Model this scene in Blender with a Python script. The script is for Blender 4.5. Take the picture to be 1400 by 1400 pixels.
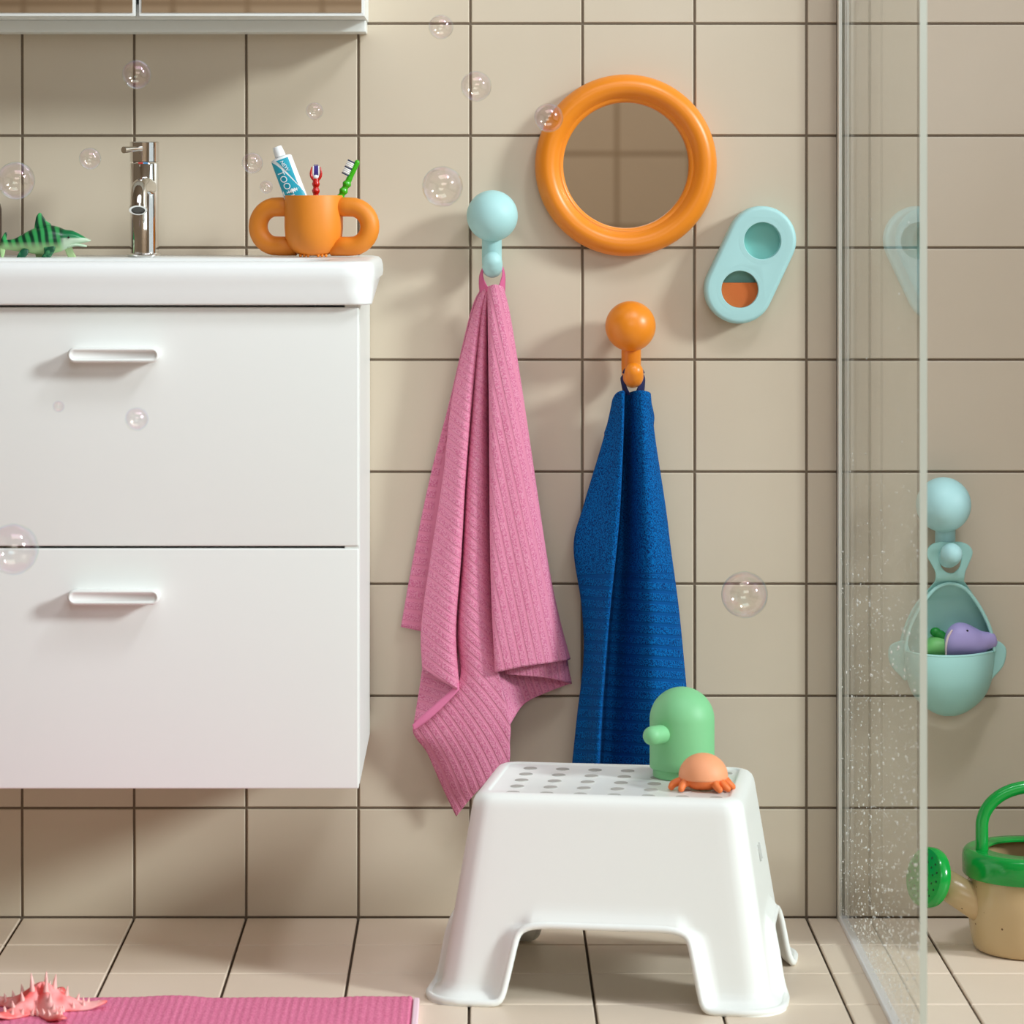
import bpy, bmesh, math, random
from mathutils import Vector, Matrix, Euler
random.seed(7)
for o in list(bpy.data.objects): bpy.data.objects.remove(o)
SC = bpy.context.scene; COL = SC.collection
PI = math.pi
# ---------------- camera: frontal, shifted lens; wall plane at y = 0 ----------------
D = 4.25; F = 4341.0; CZ = 0.972; VX = 657.0; VY = 262.0
cam = bpy.data.cameras.new('camera'); cam_o = bpy.data.objects.new('camera', cam); COL.objects.link(cam_o)
cam_o.location = (0, -D, CZ); cam_o.rotation_euler = (PI/2, 0, 0)
cam.sensor_width = 36; cam.lens = F/1400*36
cam.shift_x = (700-VX)/1400; cam.shift_y = -(700-VY)/1400
cam.clip_start = 0.05
cam.dof.use_dof = True; cam.dof.focus_distance = 4.16; cam.dof.aperture_fstop = 6.3
SC.camera = cam_o
# ---------------- world, lights, exposure ----------------
w = bpy.data.worlds.new('world'); SC.world = w; w.use_nodes = True
w.node_tree.nodes['Background'].inputs[0].default_value = (0.86, 0.93, 1, 1)
w.node_tree.nodes['Background'].inputs[1].default_value = 1.05
SC.view_settings.view_transform = 'Standard'; SC.view_settings.look = 'None'
SC.view_settings.gamma = 1; SC.view_settings.use_curve_mapping = False
SC.view_settings.exposure = -0.15
def area(name, loc, target, sx, sy, energy, col):
    l = bpy.data.lights.new(name, 'AREA'); l.shape = 'RECTANGLE'; l.size = sx; l.size_y = sy
    l.energy = energy; l.color = col
    o = bpy.data.objects.new(name, l); COL.objects.link(o); o.location = loc
    o.rotation_euler = (Vector(target)-Vector(loc)).to_track_quat('-Z', 'Y').to_euler()
    return o
sun = bpy.data.lights.new('sun_through_window', 'SUN'); sun.energy = 3.2; sun.angle = math.radians(9.0); sun.color = (0.905, 0.955, 1.0)
sun_o = bpy.data.objects.new('sun_through_window', sun); COL.objects.link(sun_o); sun_o.location = (4, -2.2, 2.5)
sun_o.rotation_euler = Vector((-1.0, 0.53, -0.47)).to_track_quat('-Z', 'Y').to_euler()
area('softbox_fill', (0.5, -4.3, 2.0), (-0.2, -0.1, 0.6), 1.9, 1.0, 20, (0.80, 0.91, 1.0))  # added soft frontal fill beside the camera, not a real daylight source
area('ceiling_fill', (0.1, -1.35, 2.48), (0.0, -1.0, 0.0), 1.5, 0.9, 13, (0.88, 0.925, 1.0))  # added overhead fill, mainly to brighten the floor in front
area('rear_wall_fill', (0.0, -3.9, 2.47), (0.1, -5.4, 0.8), 2.2, 0.5, 36, (0.95, 0.96, 1.0))  # added area light so the mirrors reflect a brighter rear wall
area('shower_fill', (0.80, -1.15, 2.42), (0.72, 0.0, 0.45), 0.3, 0.3, 14.0, (0.88, 0.93, 1.0))  # added fill that lifts the dim shower wall

# ---------------- helpers ----------------
def W(px, py, off):
    s = (D-off)/F
    return Vector(((px-VX)*s, -off, CZ-(py-VY)*s))
def lin(c):
    f = lambda v: v/12.92 if v <= 0.04045 else ((v+0.055)/1.055)**2.4
    return tuple(f(x/255) for x in c)+(1,)
def mat(name, rgb, rough=0.5, metal=0.0, spec=0.5, noise=None, bump=None, sss=0, coat=0, emit=None):
    m = bpy.data.materials.new(name); m.use_nodes = True
    nt = m.node_tree; b = nt.nodes['Principled BSDF']
    b.inputs['Base Color'].default_value = lin(rgb); b.inputs['Roughness'].default_value = rough
    b.inputs['Metallic'].default_value = metal; b.inputs['Specular IOR Level'].default_value = spec
    if coat: b.inputs['Coat Weight'].default_value = coat; b.inputs['Coat Roughness'].default_value = 0.08
    if sss:
        b.inputs['Subsurface Weight'].default_value = sss
        b.inputs['Subsurface Radius'].default_value = (0.01, 0.01, 0.01); b.inputs['Subsurface Scale'].default_value = 0.3
    tc = nt.nodes.new('ShaderNodeTexCoord')
    if noise:   # (scale, other rgb, strength lo, hi)
        n = nt.nodes.new('ShaderNodeTexNoise'); n.inputs['Scale'].default_value = noise[0]; n.inputs['Detail'].default_value = 3
        nt.links.new(tc.outputs['Object'], n.inputs['Vector'])
        r = nt.nodes.new('ShaderNodeMapRange'); r.inputs[1].default_value = noise[2]; r.inputs[2].default_value = noise[3]
        mx = nt.nodes.new('ShaderNodeMix'); mx.data_type = 'RGBA'
        mx.inputs[6].default_value = lin(rgb); mx.inputs[7].default_value = lin(noise[1])
        nt.links.new(n.outputs[0], r.inputs[0]); nt.links.new(r.outputs[0], mx.inputs[0]); nt.links.new(mx.outputs[2], b.inputs['Base Color'])
    if bump:    # (scale, strength, distance)
        n = nt.nodes.new('ShaderNodeTexNoise'); n.inputs['Scale'].default_value = bump[0]; n.inputs['Detail'].default_value = 2
        nt.links.new(tc.outputs['Object'], n.inputs['Vector'])
        bp = nt.nodes.new('ShaderNodeBump'); bp.inputs['Strength'].default_value = bump[1]; bp.inputs['Distance'].default_value = bump[2]
        nt.links.new(n.outputs[0], bp.inputs['Height']); nt.links.new(bp.outputs[0], b.inputs['Normal'])
    return m
def put(name, verts, faces, m, parent=None, smooth=True, mi=None, uv=None, ang=None):
    """one mesh object; verts in world coordinates"""
    base = Vector((0, 0, 0)); root = parent
    while root is not None:
        base += root.location; root = root.parent
    me = bpy.data.meshes.new(name)
    me.from_pydata([tuple(Vector(v)-base) for v in verts], [], [tuple(f) for f in faces]); me.update()
    for mm in (m if isinstance(m, (list, tuple)) else [m]): me.materials.append(mm)
    if mi:
        for p, i in zip(me.polygons, mi): p.material_index = i
    bm = bmesh.new(); bm.from_mesh(me); bmesh.ops.recalc_face_normals(bm, faces=bm.faces); bm.to_mesh(me); bm.free()
    if smooth:
        for p in me.polygons: p.use_smooth = True
        if ang is not None:
            bm = bmesh.new(); bm.from_mesh(me)
            for e in bm.edges:
                e.smooth = not (len(e.link_faces) == 2 and e.calc_face_angle(0) > math.radians(ang))
            bm.to_mesh(me); bm.free()
    if uv:
        l = me.uv_layers.new(name='UVMap')
        for lp in me.loops: l.data[lp.index].uv = uv[lp.vertex_index]
    o = bpy.data.objects.new(name, me); COL.objects.link(o)
    if parent: o.parent = parent
    return o
def thing(name, label, cat, loc, group=None):
    o = bpy.data.objects.new(name, None); COL.objects.link(o); o.location = loc; o.empty_display_size = 0.02
    o['label'] = label; o['category'] = cat
    if group: o['group'] = group
    return o
def tag(o, label, cat, group=None):
    o['label'] = label; o['category'] = cat
    if group: o['group'] = group
    return o
def structure(o): o['kind'] = 'structure'; return o
class MB:
    def __init__(s): s.v = []; s.f = []; s.m = []
    def add(s, vf, mi=0):
        n = len(s.v); s.v += [Vector(v) for v in vf[0]]; s.f += [[i+n for i in f] for f in vf[1]]; s.m += [mi]*len(vf[1]); return s
    def put(s, name, m, parent=None, **k): return put(name, s.v, s.f, m, parent, mi=s.m, **k)
def rings(rs, cap0=True, cap1=True, closed=True):
    v = []; f = []; n = len(rs[0])
    for r in rs: v += [Vector(p) for p in r]
    for i in range(len(rs)-1):
        for j in range(n if closed else n-1):
            a = i*n+j; b = i*n+(j+1) % n
            f.append([a, b, b+n, a+n])
    if cap0: f.append(list(range(n))[::-1])
    if cap1: f.append([(len(rs)-1)*n+j for j in range(n)])
    return v, f
def frame(ax):
    ax = Vector(ax).normalized(); t = Vector((0, 0, 1)) if abs(ax.z) < 0.9 else Vector((1, 0, 0))
    a = ax.cross(t).normalized(); return a, ax.cross(a).normalized(), ax
def lathe(prof, c, ax=(0, 0, 1), n=48, cap0=True, cap1=True):
    a, b, z = frame(ax); c = Vector(c)
    rs = [[c+z*h+(a*math.cos(2*PI*k/n)+b*math.sin(2*PI*k/n))*max(r, 1e-5) for k in range(n)] for r, h in prof]
    return rings(rs, cap0, cap1)
def ball(c, r, n=24, sc=(1, 1, 1)):
    c = Vector(c)
    rs = []
    for i in range(n+1):
        th = PI*i/n; rr = max(math.sin(th), 1e-4)
        rs.append([c+Vector((r*sc[0]*rr*math.cos(2*PI*k/(2*n)), r*sc[1]*rr*math.sin(2*PI*k/(2*n)), -r*sc[2]*math.cos(th))) for k in range(2*n)])
    return rings(rs)
def cr(p, t):
    """catmull-rom through the list p, t in 0..1"""
    n = len(p)-1; x = min(max(t, 0), 1)*n; i = min(int(x), n-1); u = x-i
    P = [Vector(p[max(i-1, 0)]), Vector(p[i]), Vector(p[i+1]), Vector(p[min(i+2, n)])]
    return 0.5*((2*P[1])+(P[2]-P[0])*u+(2*P[0]-5*P[1]+4*P[2]-P[3])*u*u+(3*P[1]-P[0]-3*P[2]+P[3])*u**3)
def tube(pts, rad, n=20, sub=1, flat=None, capround=False):
    pts = [Vector(p) for p in pts]
    if not isinstance(rad, (list, tuple)): rad = [rad]*len(pts)
    if sub > 1:
        m = (len(pts)-1)*sub
        q = [cr(pts, k/m) for k in range(m+1)]
        rr = [cr([(r, 0, 0) for r in rad], k/m).x for k in range(m+1)]
        pts, rad = q, rr
    if capround:
        d0 = (pts[0]-pts[1]).normalized(); d1 = (pts[-1]-pts[-2]).normalized(); r0 = rad[0]; r1 = rad[-1]; c0 = pts[0]; c1 = pts[-1]
        A = [(i/6)*PI/2 for i in range(6)]
        pts = [c0+d0*r0*math.cos(a) for a in A]+pts+[c1+d1*r1*math.cos(a) for a in A[::-1]]
        rad = [r0*math.sin(a)+1e-5 for a in A]+list(rad)+[r1*math.sin(a)+1e-5 for a in A[::-1]]
    a, b, z = frame(pts[1]-pts[0]); rs = []
    for i, p in enumerate(pts):
        t = (pts[min(i+1, len(pts)-1)]-pts[max(i-1, 0)]).normalized()
        a = (a-t*a.dot(t)).normalized(); b = t.cross(a)
        fl = flat or (1, 1)
        rs.append([p+(a*math.cos(2*PI*k/n)*fl[0]+b*math.sin(2*PI*k/n)*fl[1])*rad[i] for k in range(n)])
    return rings(rs)
def box(c0, c1, bev=0.0, seg=2):
    bm = bmesh.new(); bmesh.ops.create_cube(bm, size=1)
    c0, c1 = Vector(c0), Vector(c1)
    for v in bm.verts: v.co = Vector(((c0[i]+c1[i])/2+v.co[i]*(c1[i]-c0[i]) for i in range(3)))
    if bev: bmesh.ops.bevel(bm, geom=list(bm.edges), offset=bev, segments=seg, profile=0.6, affect='EDGES')
    bm.verts.ensure_lookup_table()
    r = ([v.co.copy() for v in bm.verts], [[v.index for v in f.verts] for f in bm.faces]); bm.verts.index_update()
    r = ([v.co.copy() for v in bm.verts], [[v.index for v in f.verts] for f in bm.faces]); bm.free(); return r
def rrect(cx, cy, hw, hd, r, z, k=6, rot=0.0):
    out = []; r = min(r, hw-1e-4, hd-1e-4)
    for qx, qy, a0 in ((1, 1, 0), (-1, 1, 90), (-1, -1, 180), (1, -1, 270)):
        for i in range(k+1):
            a = math.radians(a0+90*i/k)
            x = qx*(hw-r)+r*math.cos(a); y = qy*(hd-r)+r*math.sin(a)
            out.append(Vector((cx+x*math.cos(rot)-y*math.sin(rot), cy+x*math.sin(rot)+y*math.cos(rot), z)))
    return out
def shape2d(loops, extrude, bevel, res=4, to=None):
    """filled 2D outline with holes (x, y), extruded +-extrude along z and bevelled; returns verts, faces mapped by to()"""
    cu = bpy.data.curves.new('tmp', 'CURVE'); cu.dimensions = '2D'; cu.fill_mode = 'BOTH'
    cu.extrude = extrude; cu.bevel_depth = bevel; cu.bevel_resolution = res
    for lp in loops:
        sp = cu.splines.new('POLY'); sp.points.add(len(lp)-1); sp.use_cyclic_u = True
        for i, p in enumerate(lp): sp.points[i].co = (p[0], p[1], 0, 1)
    ob = bpy.data.objects.new('tmp', cu); COL.objects.link(ob)
    dg = bpy.context.evaluated_depsgraph_get(); dg.update(); me = bpy.data.meshes.new_from_object(ob.evaluated_get(dg))
    bm = bmesh.new(); bm.from_mesh(me); bmesh.ops.remove_doubles(bm, verts=bm.verts, dist=1e-6)
    bm.verts.index_update()
    v = [to(q.co) if to else q.co.copy() for q in bm.verts]; f = [[q.index for q in p.verts] for p in bm.faces]
    bm.free(); bpy.data.objects.remove(ob); bpy.data.curves.remove(cu); bpy.data.meshes.remove(me)
    return v, f
def text_vf(s, size, to, ex=0.0002):
    cu = bpy.data.curves.new('tmp', 'FONT'); cu.body = s; cu.size = size; cu.extrude = ex; cu.align_x = 'LEFT'
    ob = bpy.data.objects.new('tmp', cu); COL.objects.link(ob)
    dg = bpy.context.evaluated_depsgraph_get(); dg.update(); me = bpy.data.meshes.new_from_object(ob.evaluated_get(dg))
    v = [to(q.co) for q in me.vertices]; f = [list(p.vertices) for p in me.polygons]
    bpy.data.objects.remove(ob); bpy.data.curves.remove(cu); bpy.data.meshes.remove(me)
    return v, f
def tiles(ulines, vlines, P, h, gap, bev):
    """tiled plane: P(u, v, height) -> point; tiles material 0, grout material 1, one mesh"""
    mb = MB()
    u0, u1, v0, v1 = ulines[0], ulines[-1], vlines[0], vlines[-1]
    mb.add(([P(u0, v0, 0), P(u1, v0, 0), P(u1, v1, 0), P(u0, v1, 0)], [[0, 1, 2, 3]]), 1)
    for i in range(len(ulines)-1):
        for j in range(len(vlines)-1):
            a, b, c, d = ulines[i]+gap/2, ulines[i+1]-gap/2, vlines[j]+gap/2, vlines[j+1]-gap/2
            e = [random.uniform(-0.00012, 0.00012) for _ in range(4)]
            rs = []
            for ins, hh in ((0, 0), (0, h-bev), (bev*0.35, h-bev*0.35), (bev, h)):
                rs.append([P(a+ins, c+ins, hh+e[0]*(hh > 0)), P(b-ins, c+ins, hh+e[1]*(hh > 0)), P(b-ins, d-ins, hh+e[2]*(hh > 0)), P(a+ins, d-ins, hh+e[3]*(hh > 0))])
            mb.add(rings(rs, False, True), 0)
    return mb
# ---------------- materials ----------------
TILE = mat('beige_glazed_tile', (211, 197, 176), 0.42, noise=(3.0, (206, 191, 169), 0.35, 0.7), bump=(9, 0.06, 0.002))
FTILE = mat('beige_floor_tile', (236, 218, 198), 0.42, noise=(4.0, (231, 212, 190), 0.35, 0.7), bump=(12, 0.06, 0.002))
GROUT = mat('brown_grout', (118, 103, 86), 0.9)
FGROUT = mat('dark_floor_grout', (70, 54, 38), 0.9)
PLASTER = mat('plain_wall', (142, 126, 104), 0.8)
CEIL = mat('warm_ceiling', (156, 142, 124), 0.9)
WHITE = mat('white_lacquer', (236, 238, 234), 0.38)
CERAMIC = mat('white_ceramic', (238, 240, 238), 0.34)
PLAST = mat('white_plastic', (246, 248, 244), 0.36, bump=(700, 0.10, 0.0005))
CHROME = mat('chrome', (232, 230, 226), 0.05, metal=1.0)
ALU = mat('satin_aluminium', (222, 218, 208), 0.42, metal=0.35)
DARK = mat('dark_void', (30, 24, 18), 0.8)
MIRROR = mat('mirror_glass', (215, 208, 196), 0.0, metal=1.0)
AQUA = mat('light_aqua_silicone', (174, 219, 219), 0.5)
TEAL = mat('light_teal_silicone', (166, 216, 209), 0.5)
ORANGE = mat('orange_silicone', (236, 138, 28), 0.36)
ORANGEM = mat('orange_matt_silicone', (232, 138, 36), 0.5)
def glass_mat(name, tint, r0, k, power, rough=0.0, film=False):
    m = bpy.data.materials.new(name); m.use_nodes = True; nt = m.node_tree; nt.nodes.clear(); L = nt.links.new
    out = nt.nodes.new('ShaderNodeOutputMaterial'); mix = nt.nodes.new('ShaderNodeMixShader')
    tr = nt.nodes.new('ShaderNodeBsdfTransparent'); tr.inputs[0].default_value = tint
    gl = nt.nodes.new('ShaderNodeBsdfGlossy'); gl.inputs['Roughness'].default_value = rough
    lw = nt.nodes.new('ShaderNodeLayerWeight'); lw.inputs[0].default_value = 0.5
    pw = nt.nodes.new('ShaderNodeMath'); pw.operation = 'POWER'; pw.inputs[1].default_value = power
    ma = nt.nodes.new('ShaderNodeMath'); ma.operation = 'MULTIPLY_ADD'; ma.inputs[1].default_value = k; ma.inputs[2].default_value = r0
    L(lw.outputs['Facing'], pw.inputs[0]); L(pw.outputs[0], ma.inputs[0]); L(ma.outputs[0], mix.inputs[0])
    L(tr.outputs[0], mix.inputs[1]); L(gl.outputs[0], mix.inputs[2]); L(mix.outputs[0], out.inputs[0])
    if film:    # thin soap film: interference colours from film thickness (noise) and angle
        tc = nt.nodes.new('ShaderNodeTexCoord'); n = nt.nodes.new('ShaderNodeTexNoise'); n.inputs['Scale'].default_value = 40
        L(tc.outputs['Object'], n.inputs['Vector'])
        s = nt.nodes.new('ShaderNodeMath'); s.operation = 'MULTIPLY_ADD'; s.inputs[1].default_value = 1.3
        L(n.outputs[0], s.inputs[0]); L(lw.outputs['Facing'], s.inputs[2])
        fr = nt.nodes.new('ShaderNodeMath'); fr.operation = 'FRACT'; L(s.outputs[0], fr.inputs[0])
        cr_ = nt.nodes.new('ShaderNodeValToRGB'); e = cr_.color_ramp.elements
        e[0].position = 0; e[0].color = (0.95, 0.6, 0.8, 1); e[1].position = 1; e[1].color = (0.95, 0.6, 0.8, 1)
        for p, c in ((0.25, (0.7, 0.65, 1.0, 1)), (0.45, (0.65, 0.95, 0.95, 1)), (0.6, (0.98, 0.95, 0.75, 1)), (0.8, (1.0, 0.72, 0.65, 1))):
            x = e.new(p); x.color = c
        L(fr.outputs[0], cr_.inputs[0]); L(cr_.outputs[0], gl.inputs[0])
    return m
GLASS = glass_mat('shower_glass', (0.975, 0.99, 0.98, 1), 0.03, 0.62, 5)
FILM = glass_mat('soap_film', (0.995, 0.99, 0.995, 1), 0.095, 0.36, 3.2, film=True)
PANE = glass_mat('window_glass', (0.99, 1, 0.99, 1), 0.03, 0.4, 5)

# ---------------- room shell ----------------
T = 0.15; XO = (643-VX)*D/F
xl = [XO+T*k for k in range(-11, 14)]
zl = [0.0, 0.1468]+[0.1468+T*k for k in range(1, 17)]
wb = tiles(xl, zl, lambda u, v, h: Vector((u, 0.0-h+0.0018, v)), 0.0018, 0.0032, 0.0012)
wb.add(([Vector((xl[0], 0.0019, -0.02)), Vector((xl[-1], 0.0019, -0.02)), Vector((xl[-1], 0.0019, 0.01)), Vector((xl[0], 0.0019, 0.01))], [[0, 1, 2, 3]]), 1)
structure(wb.put('wall_back', [TILE, GROUT], smooth=False))
yl = [-0.006, -0.152]+[-0.152-T*k for k in range(1, 36)]; yl = yl[::-1]; yl[-1] = 0.0
X0_, X1_ = xl[0], xl[-1]
fl = tiles(xl, yl, lambda u, v, h: Vector((u, v, h-0.004)), 0.004, 0.0034, 0.0014)
fl.add(([Vector((X0_, -0.01, -0.0041)), Vector((X1_, -0.01, -0.0041)), Vector((X1_, 0.03, -0.0041)), Vector((X0_, 0.03, -0.0041))], [[0, 1, 2, 3]]), 1)
structure(fl.put('floor', [FTILE, FGROUT], smooth=False))
X0, X1, Y1, ZC = xl[0], xl[-1], -5.4, zl[-1]
wf = tiles([X0+0.097+0.22*(k-1) for k in range(0, 18)], [-0.014+0.22*k for k in range(0, 12)], lambda u, v, h: Vector((u, Y1+h, v)), 0.002, 0.012, 0.0015)
structure(wf.put('wall_front', [mat('tan_tile', (214, 194, 168), 0.6), mat('tan_grout', (176, 154, 126), 0.8)], smooth=False))
structure(put('wall_left', *box((X0-0.05, Y1, 0), (X0, 0.0, ZC)), PLASTER, smooth=False))
structure(put('ceiling', *box((X0, Y1, ZC), (X1+0.1, 0.05, ZC+0.05)), CEIL, smooth=False))
# right: unseen partition added to shade the shower, then the window wall
SH = 0.98
mb = MB()
mb.add(box((SH, -0.265, 0), (SH+0.10, 0.0, ZC)))
structure(mb.put('wall_sun_blocker', PLASTER, smooth=False))
wy0, wy1, wz0, wz1 = -2.65, -0.55, 0.45, ZC-0.02
mb = MB()
mb.add(box((X1, Y1, 0), (X1+0.1, 0, wz0))); mb.add(box((X1, Y1, wz1), (X1+0.1, 0, ZC)))
mb.add(box((X1, Y1, wz0), (X1+0.1, wy0, wz1))); mb.add(box((X1, wy1, wz0), (X1+0.1, 0, wz1)))
structure(mb.put('wall_right', PLASTER, smooth=False))
mb = MB()
for a, b in (((wy0, wz0), (wy1, wz0+0.03)), ((wy0, wz1-0.03), (wy1, wz1)), ((wy0, wz0), (wy0+0.03, wz1)), ((wy1-0.03, wz0), (wy1, wz1))):
    mb.add(box((X1+0.02, a[0], a[1]), (X1+0.06, b[0], b[1])))
win = structure(mb.put('window_1', WHITE, smooth=False))
put('window_pane', *box((X1+0.035, wy0+0.03, wz0+0.03), (X1+0.041, wy1-0.03, wz1-0.03)), PANE, win, smooth=False)

# ---------------- shower screen ----------------
XG = (1150-VX)*D/F; GT = 0.004
sh = thing('shower_screen', 'clear frameless glass shower panel with slim metal wall profile', 'shower screen', (XG, -0.4, 0.0))
gv, gf = box((XG-GT, -0.790, 0.006), (XG+GT, -0.012, 2.1))
gp = put('glass_pane', gv, gf, [GLASS, mat('polished_glass_edge', (196, 200, 186), 0.25)], sh, smooth=False)
for p in gp.data.polygons:
    if abs(p.normal.y) > 0.9 or abs(p.normal.z) > 0.9: p.material_index = 1
mb = MB()
mb.add(box((XG-0.0065, -0.026, 0.0), (XG-0.0042, 0.0, 2.12), 0.0006, 1)); mb.add(box((XG+0.0042, -0.026, 0.0), (XG+0.0078, 0.0, 2.12), 0.0006, 1))
mb.add(box((XG-0.0065, -0.009, 0.0), (XG+0.0078, 0.0, 2.12)))
mb.add(box((XG-0.0042, -0.026, 0.0), (XG-0.0022, -0.012, 2.12))); mb.add(box((XG+0.0022, -0.024, 0.0), (XG+0.0042, -0.012, 2.12)))
mb.put('wall_profile', ALU, sh, smooth=False)
put('bottom_seal', *box((XG-0.0055, -0.79, 0.0), (XG+0.0055, -0.012, 0.008), 0.001, 1), mat('pale_seal', (232, 230, 230), 0.5), sh, smooth=False)
DROP = mat('water_drop', (246, 244, 238), 0.05, spec=0.8)
DROP.node_tree.nodes['Principled BSDF'].inputs['Alpha'].default_value = 0.7
mb = MB(); rnd = random.Random(3)
for k in range(2300):
    y = -rnd.uniform(0.03, 0.775); u = rnd.random()
    z = 0.02+0.62*u**1.7 if rnd.random() < 0.9 else rnd.uniform(0.02, 1.0)
    r = rnd.uniform(0.0005, 0.0011) if rnd.random() < 0.85 else rnd.uniform(0.0011, 0.0021)
    if z > 0.5: r *= 0.7
    s = 1 if rnd.random() < 0.5 else -1
    mb.add(ball((XG+s*GT, y, z), r, 4, (0.6, 1, 1.1)))
dr = mb.put('water_drops', DROP, gp); dr['kind'] = 'stuff'
# ---------------- vanity ----------------
VR = -0.148; VL = VR-0.564; VB = 0.246; VT = 0.834; BF = 0.360; FT = 0.378
va = thing('vanity_cabinet', 'white wall-hung vanity cabinet with two wide handled drawers', 'cabinet', ((VL+VR)/2, -0.18, VB))
mb = MB()
mb.add(box((VR-0.018, -BF, VB), (VR, -0.001, VT), 0.0012)); mb.add(box((VL, -BF, VB), (VL+0.018, -0.001, VT), 0.0012))
mb.add(box((VL+0.018, -BF, VB), (VR-0.018, -0.001, VB+0.016))); mb.add(box((VL+0.018, -0.016, VB+0.016), (VR-0.018, -0.001, VT)))
def z_at(py, off): return CZ-(py-VY)*(D-off)/F
for za_, zb_ in ((z_at(750.0, FT)+0.0001, z_at(746.8, FT)-0.0001), (z_at(420.3, FT)+0.0001, VT-0.0002)):
    for xx in (VR-0.0175, VL+0.0005): mb.add(box((xx, -FT+0.0022, za_), (xx+0.017, -BF+0.001, zb_)))
mb.put('cabinet_body', WHITE, va, smooth=False)
for (ya, yb, hy) in ((420.3, 746.8, 485.5), (750.0, 1078.5, 817.0)):
    dw = put('drawer', *box((VL+0.001, -FT, z_at(yb, FT)), (VR-0.0005, -BF-0.0008, z_at(ya, FT)), 0.0022, 3), WHITE, va, ang=50)
    # bar handle: rounded pill, hollow underneath, standing clear of the drawer on a web
    off = FT+0.026
    c0 = W(91.5, hy, off); c1 = W(218, hy, off); r = 0.0093; mb = MB()
    def pill(x0, x1, z, r, n=10):
        L = []
        for k in range(n+1): a = -PI/2+PI*k/n; L.append((x1-r+r*math.cos(a), z+r*math.sin(a)))
        for k in range(n+1): a = PI/2+PI*k/n; L.append((x0+r+r*math.cos(a), z+r*math.sin(a)))
        return L
    rs = []
    for ins, o2 in ((0.0016, FT-0.0005), (0.0016, FT+0.018), (0.0002, FT+0.0205), (0, FT+0.023), (0.0008, FT+0.0255), (0.0026, FT+0.0265), (0.0036, FT+0.0260), (0.0046, FT+0.0248)):
        rs.append([Vector((x, -o2, z)) for x, z in pill(c0.x+ins, c1.x-ins, c0.z, r-ins)])
    mb.add(rings(rs)); mb.put('handle', WHITE, dw, ang=60)
# ---------------- ceramic basin ----------------
SX = -0.43; SR = 0.301
si = []
for ins, z, r in ((0.0300, 0.8341, 0.03), (0.0050, 0.8341, 0.024), (0.0038, 0.8350, 0.025), (0.0034, 0.8365, 0.026), (0.0022, 0.850, 0.034), (0.0008, 0.862, 0.04), (0, 0.868, 0.04), (0.0004, 0.876, 0.04), (0.0022, 0.8825, 0.039), (0.0060, 0.8860, 0.037), (0.012, 0.8870, 0.034)):
    hd = 0.197-ins*0.6; cy = -0.001-hd
    R_ = rrect(SX, cy, SR-ins, hd, r, z, 8)
    if z < 0.86:      # underside of the overhanging ends slopes up towards the wall
        for p in R_:
            if abs(p.x-SX) > 0.2825: p.z += (0.868-p.z)*0.85*max(0, min(1, 1+(p.y+0.03)/0.30))
    si.append(R_)
for hw, hd, z, r in ((0.243, 0.103, 0.8866, 0.045), (0.238, 0.098, 0.884, 0.045), (0.232, 0.092, 0.872, 0.045), (0.215, 0.080, 0.80, 0.05), (0.18, 0.06, 0.780, 0.05), (0.05, 0.03, 0.775, 0.02)):
    si.append(rrect(SX, -0.262, hw, hd, r, z, 8))
tag(put('washbasin', *rings(si), CERAMIC), 'white ceramic washbasin with thick rounded rim on top of the vanity', 'sink')
# ---------------- mirror cabinet ----------------
MR = -0.1500; MC = (187.5-VX)*(D-0.15)/F; ML = 2*MC-MR; MZ = 1.1985
mc = thing('mirror_cabinet', 'white mirrored bathroom cabinet hung above the washbasin', 'cabinet', (MC, -0.07, MZ))
mb = MB()
mb.add(box((MR-0.016, -0.132, MZ), (MR, 0.0, MZ+0.62), 0.001)); mb.add(box((ML, -0.132, MZ), (ML+0.016, 0.0, MZ+0.62), 0.001))
mb.add(box((ML+0.016, -0.132, MZ), (MR-0.016, 0.0, MZ+0.016))); mb.add(box((ML+0.016, -0.132, MZ+0.604), (MR-0.016, 0.0, MZ+0.62)))
mb.add(box((ML+0.016, -0.012, MZ), (MR-0.016, 0.0, MZ+0.62)))
mb.put('cabinet_body', WHITE, mc, smooth=False)
put('lower_rail', *box((ML+0.004, -0.062, 1.1825), (MR-0.0015, 0.0, MZ), 0.0015), WHITE, mc, smooth=False)
for x0, x1 in ((ML, MC-0.0022), (MC+0.0022, MR)):
    dd = put('door', *box((x0, -0.150, MZ), (x1, -0.134, MZ+0.62), 0.0010), WHITE, mc, smooth=False)
    put('mirror_pane', *box((x0+0.0036, -0.1512, MZ+0.0045), (x1-0.0036, -0.1490, MZ+0.616)), MIRROR, dd, smooth=False)
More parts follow.
